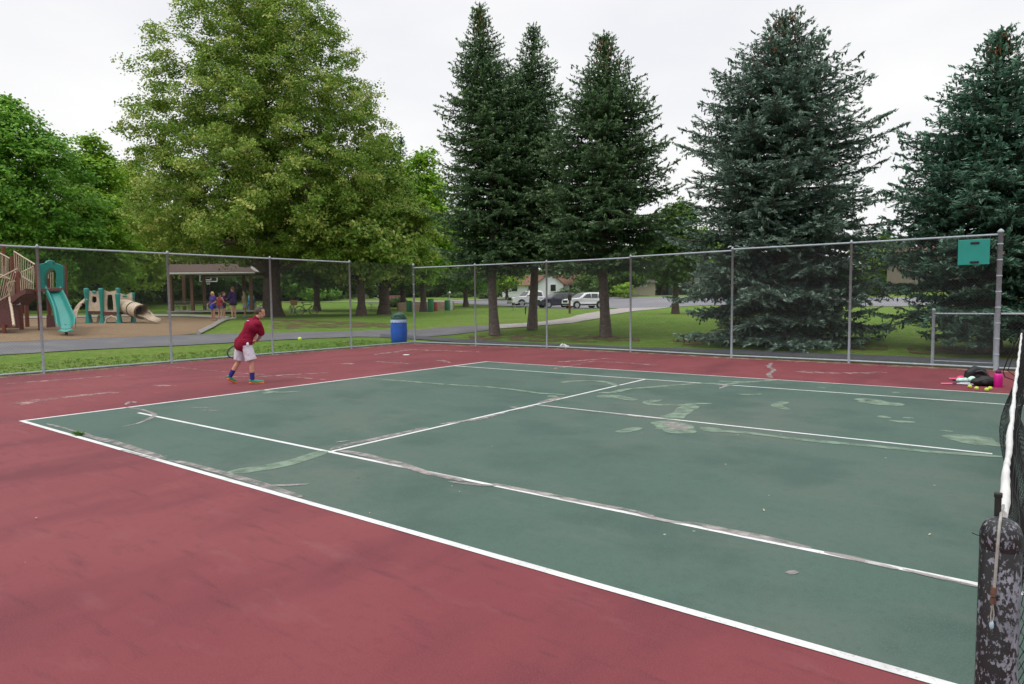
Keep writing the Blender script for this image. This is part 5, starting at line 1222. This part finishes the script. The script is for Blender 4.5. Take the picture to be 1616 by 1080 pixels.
def picnic(px, d, z=None, rz=0, lab='', m=None, grp='picnic tables'):
    g = atd(px, d); z = g[2] if z is None else z; o = empty('picnic_table', (g[0], g[1], z), CAMRZ+rz); tag(o, lab, 'picnic table', grp); m = m or mat('table_grey', (.30, .30, .30), .7)
    MB().box((0, 0, .74), (1.8, .75, .05)).build('table_top', m, o)
    for y in (-.65, .65): MB().box((0, y, .44), (1.8, .26, .05)).build('bench', m, o)
    for x in (-.6, .6): mm = MB(); mm.cyl((x, -.65, 0), (x, -.1, .72), .03, n=6).cyl((x, .65, 0), (x, .1, .72), .03, n=6).cyl((x, -.65, .40), (x, .65, .40), .025, n=6); mm.build('frame', m, o)
picnic(290, 56.5, zs_, .1, 'grey picnic table under the shelter roof at the left post'); picnic(345, 57.5, zs_, -.1, 'grey picnic table under the shelter behind the standing people'); picnic(312, 58.5, zs_, .3, 'grey picnic table at the back of the shelter')
picnic(822, 60, None, .2, 'thin grey picnic table on the lawn in front of the white pickup', mat('table_pale', (.36, .38, .38), .6)); picnic(596, 62, None, .2, 'grey picnic table in the shade behind the flared trunk', MATS['table_grey'])
def hoop():
    d = 72; o = atd(345, d+1.5); root = empty('basketball_hoop', o); tag(root, 'basketball backboard with white outline seen below the shelter roof', 'basketball hoop')
    q = lambda px, py, dd=0: rel(Q(px, py, d+dd), o)
    m = MB(); slab(m, [q(315.5, 433), q(342.5, 433), q(342.5, 444.5), q(315.5, 444.5)], .015); m.build('backboard', mat('smoky_acrylic', (.02, .03, .03), .2), root)
    m = MB(); 
    P = [q(315.5, 433, -.05), q(342.5, 433, -.05), q(342.5, 444.5, -.05), q(315.5, 444.5, -.05)]
    for i in range(4): m.tube([P[i], P[(i+1) % 4]], .045, 4)
    P = [q(324, 435.5, -.05), q(333, 435.5, -.05), q(333, 442, -.05), q(324, 442, -.05)]
    for i in range(4): m.tube([P[i], P[(i+1) % 4]], .045, 4)
    m.build('outline', M_white, root)
    c = q(328.5, 443.5, -.4); MB().torus(c, .23, .03, 'z', 16).build('rim', mat('rim_red', (.5, .08, .04), .5), root)
    n = MB(); 
    for k in range(10): a = k/10*2*PI; n.tube([c+V3((.22*math.cos(a), .22*math.sin(a), 0)), c+V3((.12*math.cos(a+.4), .12*math.sin(a+.4), -.4))], .014, 4)
    n.build('net', M_white, root)
    g = rel(atd(329, d+1.4), o); t = q(329, 438, 1.4); MB().tube([(g.x, g.y, g.z), t, q(329, 439, .05)], .07, 8).build('pole', M_black, root)
hoop()

# ------------------------------------------------------------------ group of people and their things
SH = dict(pelvis=(0, 0, .93), chest=(0, .01, 1.25), neck=(0, 0, 1.45), head=(0, .02, 1.60), face=(0, 1, -.1), shL=(-.17, 0, 1.40), shR=(.17, 0, 1.40), elL=(-.23, -.02, 1.12), elR=(.23, -.02, 1.12), wrL=(-.18, .18, 1.02), wrR=(.18, .18, 1.02),
    hipL=(-.09, 0, .90), hipR=(.09, 0, .90), knL=(-.10, .02, .49), knR=(.10, .0, .49), anL=(-.11, -.02, .09), anR=(.11, -.02, .09), toeL=(-.14, .15, .035), toeR=(.15, .15, .035))
def bystander(px, py, toppx, heading, cols, lab, **kw):
    g = at(px, py); s = depth(g)/FPX; H = (py-toppx)*s; J = dict(SH); J.update(kw.pop('pose', {})); k = H/1.715
    return person(g, CAMRZ+heading, J, cols, lab, 'people standing by the playground edge', voxel=.02, k=k, **kw)
WA = dict(elL=(-.25, .08, 1.15), wrL=(-.14, .28, 1.12), elR=(.25, .08, 1.15), wrR=(.12, .30, 1.14))
bystander(337, 507, 461, 2.6, ((.06, .035, .19), (.012, .012, .016)), 'person in purple shirt with a blue jacket tied round the waist, leftmost of the group', hair=(.55, .42, .16), hairlen=.20, skin=M_skin2, sleeve=.5, hem=.35, shoe=(.35, .2, .12))
bystander(348, 506, 463, -.3, ((.24, .035, .045), (.10, .15, .23)), 'person in red sleeveless top and denim shorts, second in the group', hair=(.05, .03, .02), hairlen=.10, sleeve=0, hem=.35, shoe=(.7, .35, .5), pose=WA, top='tank_top')
bystander(354, 505.5, 461, -1.2, ((.05, .02, .10), (.05, .02, .07)), 'person in dark purple clothes partly hidden behind the one in the red top', hair=(.10, .05, .03), hairlen=.05, hem=.40, shoe=(.7, .4, .6))
bystander(369, 504, 454, 1.2, ((.035, .018, .09), (.01, .01, .012)), 'taller person in dark navy top and black shorts facing the others', hair=(.14, .05, .035), hairlen=.22, hem=.35, shoe=(.6, .6, .58), pose=WA, sleeve=.9)
bystander(387, 501, 458, 1.9, ((.33, .28, .14), (.33, .33, .34)), 'person in khaki shirt and grey shorts beside the blue barrel', hair=(.03, .02, .018), skin=M_skin2, hem=.75, shoe=(.15, .3, .35))
def jacket():
    g = at(337, 507); s = depth(g)/FPX; o = empty('jacket', g, CAMRZ); tag(o, 'bright blue jacket tied round the waist of the leftmost standing person', 'jacket')
    k = 46*s/1.715; m = MB(); m.tube([(0, 0, .98*k), (0, .01, .86*k), (.02, .01, .72*k)], [.16*k, .19*k, .20*k], 16); capsule(m, (.05*k, -.19*k, .95*k), (.08*k, -.22*k, .72*k), .04*k, .03*k)
    fuse(m, 'cloth', mat('royal_blue', (.02, .035, .38), .8, .15, 10), o, .02, 2)
jacket()
def barrel():
    g = at(397, 490); s = depth(g)/FPX; o = empty('barrel', g, CAMRZ); tag(o, 'bright blue barrel with pale teal lid beside the person in khaki shirt', 'bin'); r = 4.8*s; h = 18*s
    MB().lathe([(r*.95, 0), (r, .05), (r*1.03, h*.5), (r, h)], n=20).build('drum', mat('bright_blue', (.02, .22, .55), .5), o)
    MB().lathe([(r*1.04, h), (r*1.04, h+.08), (r*.8, h+.3), (r*.3, h+.42), (0, h+.44)], n=20).build('lid', mat('pale_teal', (.09, .33, .30), .5), o)
barrel()
M_chrome = mat('wheel_metal', (.45, .46, .47), .35, .1, 10, .8)
def bicycle(px, py, rz, col, lab, basket=False, sc=1.0):
    g = at(px, py); o = empty('bicycle', g, CAMRZ+rz); tag(o, lab, 'bicycle', 'bicycles parked under the linden'); o.scale = (sc,)*3; mc = mat('bike_%d' % int(col[0]*1000+col[2]*77), col, .35)
    R0 = .34
    for x in (-.52, .52):
        w = MB(); w.torus((x, 0, R0), R0, .022, 'y', 28, 6); t = w.build('wheel', M_black, o); w2 = MB(); w2.torus((x, 0, R0), R0-.03, .010, 'y', 28, 4)
        for k in range(14): a = k/14*2*PI; w2.tube([(x, 0, R0), (x+(R0-.03)*math.cos(a), 0, R0+(R0-.03)*math.sin(a))], .0035, 3)
        w2.ball((x, 0, R0), .035, 8, 6); w2.build('rim', M_chrome, t)
    f = MB(); bb = (-.08, 0, .30); st = (-.24, 0, .78); hd = (.34, 0, .80); hd2 = (.38, 0, .62)
    for a, b in ((bb, st), (st, hd), (bb, hd2), (hd, hd2), (bb, (-.52, 0, R0)), (st, (-.52, 0, R0))): f.tube([a, b], .022, 6)
    f.build('frame', mc, o); f = MB(); f.tube([hd2, (.44, 0, .5), (.52, 0, R0)], .018, 6); f.build('fork', mc, o)
    f = MB(); f.tube([hd, (.33, 0, .96)], .016, 6); f.tube([(.20, -.28, 1.0), (.33, -.2, .98), (.36, 0, .96), (.33, .2, .98), (.20, .28, 1.0)], .014, 6); f.build('handlebar', M_black, o)
    f = MB(); ell(f, (-.28, 0, .92), (.14, .08, .04)); f.cyl(st, (-.27, 0, .9), .014, n=6); f.build('saddle', M_black, o)
    f = MB(); f.torus((bb[0], .04, bb[2]), .09, .012, 'y', 16, 4); f.tube([(bb[0], -.1, .16), (bb[0], -.06, .16), (bb[0], -.06, .30), (bb[0], .06, .30), (bb[0]-.0, .06, .44), (bb[0], .12, .44)], .012, 5); f.build('crankset', M_black, o)
    if basket:
        f = MB(); f.prism([(-.22, 0), (.22, 0), (.30, .42), (-.30, .42)], 'x', .48, .78); b = f.build('basket', mat('tan_basket', (.45, .27, .14), .8, .2, 20), o, bevel=.02); b.location = (0, 0, .72)
bicycle(484, 497, .25, (.03, .03, .03), 'black bicycle side on under the linden, rightmost of the parked bikes')
bicycle(461, 496, -1.0, (.10, .10, .12), 'bicycle with a big tan basket just right of the linden trunk', basket=True)
bicycle(407, 493, .5, (.35, .35, .37), 'pale bicycle leaning left of the linden trunk behind the player')
bicycle(398, 492, .9, (.05, .1, .35), 'dark blue bicycle behind the pale one, left of the linden trunk')

# ------------------------------------------------------------------ cars
M_glass = mat('car_glass', (.02, .028, .032), .08, .1, 3, spec=.8); M_tyre = mat('tyre', (.012, .012, .013), .8); M_rim = mat('alloy_rim', (.42, .43, .45), .3, .1, 5, .6); M_lamp = mat('head_lamp', (.65, .68, .70), .1, .05, 3); M_redl = mat('tail_lamp', (.35, .02, .02), .2); M_trim = mat('dark_trim', (.02, .02, .022), .5)
def car(px, py, yaw, paint, lab, kind='suv'):
    g = at(px, py); o = empty('parked_car', g, CAMRZ+PI+yaw); tag(o, lab, 'car', 'cars parked at the edge of the lot')
    Wd = .94 if kind == 'suv' else 1.0; L = 2.35 if kind == 'suv' else 2.95
    if kind == 'suv':
        prof = [(-2.3, .45), (-2.34, .75), (-2.3, 1.08), (-2.18, 1.22), (-1.95, 1.62), (-1.5, 1.69), (-.2, 1.70), (.35, 1.62), (1.08, 1.14), (1.9, 1.02), (2.2, .92), (2.33, .74), (2.33, .45), (2.15, .30), (-2.1, .30)]
        belt, top = 1.10, 1.70; sidew = [[(-2.0, 1.16), (-1.85, 1.52), (-1.35, 1.58), (-1.20, 1.16)], [(-1.12, 1.15), (-1.20, 1.59), (-.42, 1.61), (-.40, 1.14)], [(-.33, 1.14), (-.33, 1.61), (.18, 1.55), (.78, 1.14)]]
        ws = [(.42, 1.60), (1.06, 1.15)]; rw = [(-1.98, 1.60), (-2.18, 1.22)]; wx = (-1.42, 1.42); wr = .36
    else:
        prof = [(-2.9, .55), (-2.92, 1.12), (-1.15, 1.14), (-1.10, 1.16), (-.98, 1.80), (-.7, 1.90), (.45, 1.90), (.72, 1.80), (1.25, 1.25), (2.6, 1.15), (2.85, 1.02), (2.92, .8), (2.92, .5), (2.75, .40), (-2.7, .42)]
        belt, top = 1.22, 1.90; sidew = [[(-.92, 1.26), (-.84, 1.74), (-.22, 1.78), (-.20, 1.26)], [(-.12, 1.26), (-.12, 1.78), (.52, 1.74), (1.0, 1.26)]]
        ws = [(.78, 1.78), (1.22, 1.27)]; rw = [(-1.0, 1.72), (-1.08, 1.26)]; wx = (-1.85, 1.80); wr = .40
    def yw(x, z):
        w = Wd
        if z > belt: w *= 1-.20*min(1, (z-belt)/(top-belt))
        if z < .45: w *= .95
        e = abs(x)/L; 
        if e > .82: w *= 1-.16*((e-.82)/.18)**1.6
        return w
    m = MB(); n = len(prof); rows = [1, .93, 0, -.93, -1]
    vs = []
    for r_ in rows:
        for x, z in prof: zz = z - (.045 if abs(r_) == 1 and z > belt else .02 if abs(r_) == 1 else 0); vs.append((x*(1 if abs(r_) < 1 else .993), yw(x, z)*r_, zz))
    fs = [(i*n+k, i*n+(k+1) % n, (i+1)*n+(k+1) % n, (i+1)*n+k) for i in range(4) for k in range(n)] + [tuple(range(n)), tuple(range(4*n, 5*n))[::-1]]
    m.add(vs, fs); m.build('body', paint, o, bevel=.03)
    def win(poly):
        for s_ in (-1, 1):
            mm = MB(); vs = [(x, (yw(x, z)+.006)*s_, z-.03) for x, z in poly]+[(x, (yw(x, z)-.03)*s_, z-.03) for x, z in poly]; k = len(poly)
            mm.add(vs, [tuple(range(k)), tuple(range(k, 2*k))]+[(i, (i+1) % k, k+(i+1) % k, k+i) for i in range(k)]); mm.build('side_window', M_glass, o)
    for p in sidew: win(p)
    for nm, (a, b), sg in (('windscreen', ws, 1), ('rear_window', rw, -1)):
        mm = MB(); dx = .02*sg; w0, w1 = yw(*a)*.88, yw(*b)*.90; vs = [(a[0]+dx, -w0, a[1]+.012), (a[0]+dx, w0, a[1]+.012), (b[0]+dx, w1, b[1]+.012), (b[0]+dx, -w1, b[1]+.012)]
        slab(mm, vs, .008); mm.build(nm, M_glass, o)
    for x in wx:
        for s_ in (-1, 1):
            y0 = Wd*s_; mm = MB(); mm.cyl((x, y0+.012*s_, wr+.03), (x, y0-.2*s_, wr+.03), wr*1.16, n=24); mm.build('wheel_arch', M_trim, o)
            mm = MB(); mm.cyl((x, y0+.02*s_, wr), (x, y0-.22*s_, wr), wr, n=24); t = mm.build('wheel', M_tyre, o, bevel=.03)
            mm = MB(); mm.cyl((x, y0+.028*s_, wr), (x, y0+.0*s_, wr), wr*.66, n=20)
            mm.build('rim', M_rim, t)
    fx = prof[-4][0] if kind == 'suv' else 2.92
    for s_ in (-1, 1):
        MB().box((L-.17 if kind == 'suv' else L-.08, .66*s_*Wd, .84 if kind == 'suv' else .98), (.22, .34, .15)).build('headlight', M_lamp, o, bevel=.03)
        MB().box((-L+.03, .74*s_*Wd, 1.0), (.12, .20, .28)).build('tail_light', M_redl, o, bevel=.02)
        MB().box((.80 if kind == 'suv' else 1.05, 1.03*s_*Wd, 1.17 if kind == 'suv' else 1.3), (.14, .16, .14)).build('mirror', paint if kind == 'suv' else M_trim, o, bevel=.03)
        MB().box((0, (Wd+.005)*s_, .42), (2.2 if kind == 'suv' else 2.8, .03, .14)).build('sill', M_trim, o, bevel=.01)
    MB().box((L-.02, 0, .78 if kind == 'suv' else .95), (.06, 1.0, .24 if kind == 'suv' else .34)).build('grille', M_trim, o, bevel=.02)
    MB().box((L+.0, 0, .46), (.10, 1.5, .16)).build('bumper', M_trim if kind == 'suv' else M_rim, o, bevel=.03)
    if kind == 'suv':
        for s_ in (-1, 1): MB().tube([(-1.6, .62*s_, 1.72), (.1, .62*s_, 1.73)], .02, 6).build('roof_rail', M_trim, o)
def paint(name, c): m = mat(name, c, .25, .03, 2, spec=.6); m.node_tree.nodes['Principled BSDF'].inputs['Coat Weight'].default_value = .6; return m
car(922, 487, .42, paint('white_paint', (.84, .85, .86)), 'white sport utility car parked beside the path, rightmost of the three')
car(878, 486, .40, paint('midnight_paint', (.018, .025, .045)), 'dark blue sport utility car parked between the two white ones')
car(840, 484, .40, paint('white_paint', (.84, .85, .86)), 'white pickup truck with dark grille, leftmost of the three cars', 'truck')

# ------------------------------------------------------------------ houses
def house(px0, px1, d, ytop, yeave, ybase, wall, roof, lab, gable=None, wins=(), name='house'):
    pc = (px0+px1)/2; o = atd(pc, d); s = d/FPX; root = empty(name, o, CAMRZ); tag(root, lab, 'house'); zb = 1.74+(472-ybase)*s; 
    w = (px1-px0)*s; he = 1.74+(472-yeave)*s-o[2]; hr = 1.74+(472-ytop)*s-o[2]; D = 8
    MB().box((0, D/2, he/2-.3), (w, D, he+.6)).build('wall', wall, root)
    m = MB(); m.prism([(-.6, he-.05), (D/2, hr), (D+.6, he-.05), (D/2, hr-.05-.0)], 'x', -w/2-.5, w/2+.5)
    m.v = []; m.f = []; m.sm = []
    m.prism([(-.6, he-.1), (D/2, hr), (D+.6, he-.1)], 'x', -w/2-.4, w/2+.4); m.build('roof', roof, root)
    if gable:
        g0, g1, gt = gable; a = ((g0+g1)/2-pc)*s; gw = (g1-g0)*s; gh = 1.74+(472-gt)*s-o[2]
        m = MB(); m.prism([(a-gw/2, -.5), (a+gw/2, -.5), (a+gw/2, he), (a, gh), (a-gw/2, he)], 'y', -1.6, D/2); m.build('gable_wall', wall, root)
        m = MB(); t = .12
        for sg in (-1, 1):
            m.prism([(a, gh+.22), (a+sg*(gw/2+.35), he-.1+.0), (a+sg*(gw/2+.35), he-.28), (a, gh+.02)], 'y', -1.95, D/2)
        m.build('gable_roof', roof, root)
    for (x, y, ww, hh) in wins:
        a = (x-pc)*s; z = 1.74+(472-y)*s-o[2]; off = -1.62 if gable and gable[0] < x < gable[1] else -.02
        fr = MB().box((a, off-.02, z), (ww*s+.2, .08, hh*s+.2)).build('window', M_white, root); MB().box((a, off-.06, z), (ww*s, .04, hh*s)).build('pane', M_glass, fr)
M_wwall = mat('white_siding', (.72, .74, .78), .8, .05, 3); M_oroof = mat('rust_roof', (.20, .105, .075), .9, .15, 2); M_bwall = mat('beige_siding', (.38, .34, .27), .8, .06, 3); M_droof = mat('grey_roof', (.12, .11, .11), .9, .15, 2); M_gwall = mat('grey_siding', (.40, .41, .44), .8, .06, 3)
house(793, 916, 108, 433, 449, 467, M_wwall, M_oroof, 'white house with rust brown roof and a front gable behind the cars', gable=(846, 888, 433), wins=((872, 455, 8, 10), (812, 456, 9, 7), (903, 455, 9, 9), (837, 455, 6, 7)))
house(988, 1034, 112, 440, 447, 464, M_bwall, M_droof, 'low beige house with dark roof across the parking lot', wins=((1012, 450.5, 3.4, 5), (1018, 450.5, 3.4, 5), (1000, 452, 4, 5)))
house(1056, 1120, 118, 440, 449, 465, M_gwall, M_droof, 'grey house seen left of the ragged blue spruce', wins=((1068, 453, 5, 4), (1085, 453, 5, 4)))
house(512, 566, 108, 444, 454, 466, mat('pinkish_siding', (.50, .42, .38), .8), M_droof, 'pale pinkish house far behind the dark trunks', wins=((540, 459, 6, 5), (556, 459, 5, 5)))
house(1450, 1660, 92, 392, 410, 452, mat('tan_siding', (.20, .17, .14), .8, .06, 3), M_oroof, 'large tan house seen through the branches of the dense spruce', wins=((1480, 430, 12, 12), (1530, 430, 12, 12), (1600, 430, 12, 12)))
# wheeled carts, mailbox, street bits
def cart(px, py, m, lab, h=1.1):
    g = at(px, py); o = empty('wheeled_bin', g, CAMRZ); tag(o, lab, 'bin', 'rubbish carts by the street')
    MB().box((0, 0, h*.47), (.48, .5, h*.86), taper=1.15).build('body', m, o, bevel=.03); MB().box((0, 0, h*.93), (.6, .64, .09)).build('lid', m, o, bevel=.03)
    for x in (-.22, .22): MB().cyl((x-.03, .28, .1), (x+.03, .28, .1), .1, n=12).build('wheel', M_black, o)
cart(1057.5, 466.5, mat('dark_cart', (.02, .03, .035), .5), 'dark wheeled bin on the verge beside the parking lot', 1.2)
def mailbox(px, py, h, lab):
    g = at(px, py); o = empty('mailbox', g, CAMRZ); tag(o, lab, 'mailbox'); MB().box((0, 0, h/2), (.1, .1, h)).build('post', M_fascia, o)
    m = MB(); m.prism([(-.2, 0), (.2, 0), (.2, .2), (.12, .32), (-.12, .32), (-.2, .2)], 'y', -.3, .3); b = m.build('box', M_white, o, bevel=.02); b.location = (0, 0, h)
mailbox(999, 466.5, .9, 'white mailbox left of the fence post near the beige house'); mailbox(1007, 466.5, .9, 'white mailbox in front of the beige house wall'); mailbox(709, 472, .8, 'small white mailbox across the street behind the pit')
# sign on a post beside the path
def pole_sign():
    g = at(899, 495); s = depth(g)/FPX; o = empty('signpost', g, CAMRZ); tag(o, 'brown post with a dark square sign in front of the white cars', 'sign')
    MB().box((0, 0, 16*s), (.14, .12, 32*s)).build('post', mat('rust_post', (.13, .05, .035), .7), o); MB().box((0, -.09, 25*s), (6.4*s, .05, 8*s)).build('board', M_trim, o, bevel=.02)
pole_sign()
def rack():
    g = at(832, 496); s = depth(g)/FPX; o = empty('twin_posts', g, CAMRZ); tag(o, 'two thin dark posts on the lawn left of the middle spruce trunk', 'posts')
    for x in (-.12, .12): MB().cyl((x, 0, 0), (x, 0, 11*s), .035, n=6).build('post', M_trim, o)
rack()
# fenced pit with coloured barrels
M_plank = mat('weathered_plank', (.38, .25, .19), .85, .2, 6)
def pit():
    a = at(628, 491.5); b = at(709, 490); da, db = depth(a), depth(b); o = empty('plank_fence', a); tag(o, 'low weathered plank enclosure on the far lawn', 'fence'); L = rel(b, a); s = da/FPX
    fwd = V3((_fw[0], _fw[1], 0))*5; h = .78
    m = MB()
    for c0, c1 in ((V3((0, 0, 0)), L), (fwd, L+fwd), (V3((0, 0, 0)), fwd), (L, L+fwd)):
        z = [float(hgt(a[0]+c.x, a[1]+c.y))-a[2] for c in (c0, c1)]; n = max(2, int((c1-c0).length/1.8)); d = (c1-c0)
        for k in (.16, .42, .68):
            p0 = V3((c0.x, c0.y, z[0]+k)); p1 = V3((c1.x, c1.y, z[1]+k)); q = V3((0, 0, .11)); nn = d.cross(V3((0, 0, 1))).normalized()*.02
            m.add([p0-q-nn, p1-q-nn, p1+q-nn, p0+q-nn, p0-q+nn, p1-q+nn, p1+q+nn, p0+q+nn], [(0, 1, 2, 3), (7, 6, 5, 4), (0, 4, 5, 1), (3, 2, 6, 7), (0, 3, 7, 4), (1, 5, 6, 2)])
        for i in range(n+1): u = i/n; p = c0+d*u; zz = z[0]+(z[1]-z[0])*u; MB().box((p.x, p.y, zz+h/2), (.1, .1, h+.1), CAMRZ).build('post', M_plank, o)
    m.build('planks', M_plank, o)
    gd = mat('green_barrel', (.015, .16, .06), .5); rd = mat('red_barrel', (.30, .06, .04), .6); wd = mat('grey_barrel', (.45, .48, .45), .6)
    for px, py, m_, hh, lab in ((646, 492.5, gd, 1.0, 'green barrel at the left part of the plank enclosure'), (680, 492.5, gd, 1.15, 'green barrel next to the red one at the plank enclosure'), (686.5, 491, rd, .85, 'short dull red barrel beside the green barrel at the plank enclosure'), (706, 490.5, gd, 1.0, 'dark green barrel at the right end of the plank enclosure'), (710, 490, wd, 1.2, 'pale grey barrel at the right end of the plank enclosure')):
        g = at(px, py); q = empty('barrel', g, CAMRZ); tag(q, lab, 'barrel', 'barrels around the plank enclosure'); r = .26
        MB().lathe([(r*.95, 0), (r, .04), (r*1.02, hh*.5), (r, hh-.03), (r*.95, hh)], n=20).build('drum', m_, q)
        MB().torus((0, 0, hh-.02), r, .02, 'z', 20).build('hoop', m_, q); MB().torus((0, 0, hh*.5), r*1.02, .015, 'z', 20).build('hoop', m_, q)
pit()
def kiosk():
    g = at(623, 486); d = depth(g)+6; g = atd(623, d); s = d/FPX; o = empty('roofed_bench', g, CAMRZ); tag(o, 'low bench shelter with dark red roof right of the flared trunk', 'bench shelter')
    w = 32*s; zt = 1.74+(472-464)*s-g[2]; zb = 1.74+(472-472.5)*s-g[2]
    m = MB(); m.prism([(-1.0, zb), (0, zt), (1.0, zb), (.95, zb-.1), (-.95, zb-.1)], 'x', -w/2, w/2); m.build('roof', mat('dark_red_roof', (.11, .035, .03), .85, .2, 3), o)
    for x in (-w/2+.2, w/2-.2):
        for y in (-.8, .8): MB().box((x, y, zb/2-.05), (.12, .12, zb)).build('post', M_post, o)
    MB().box((0, .2, .45), (w*.7, .4, .06)).build('seat', M_post, o)
kiosk()
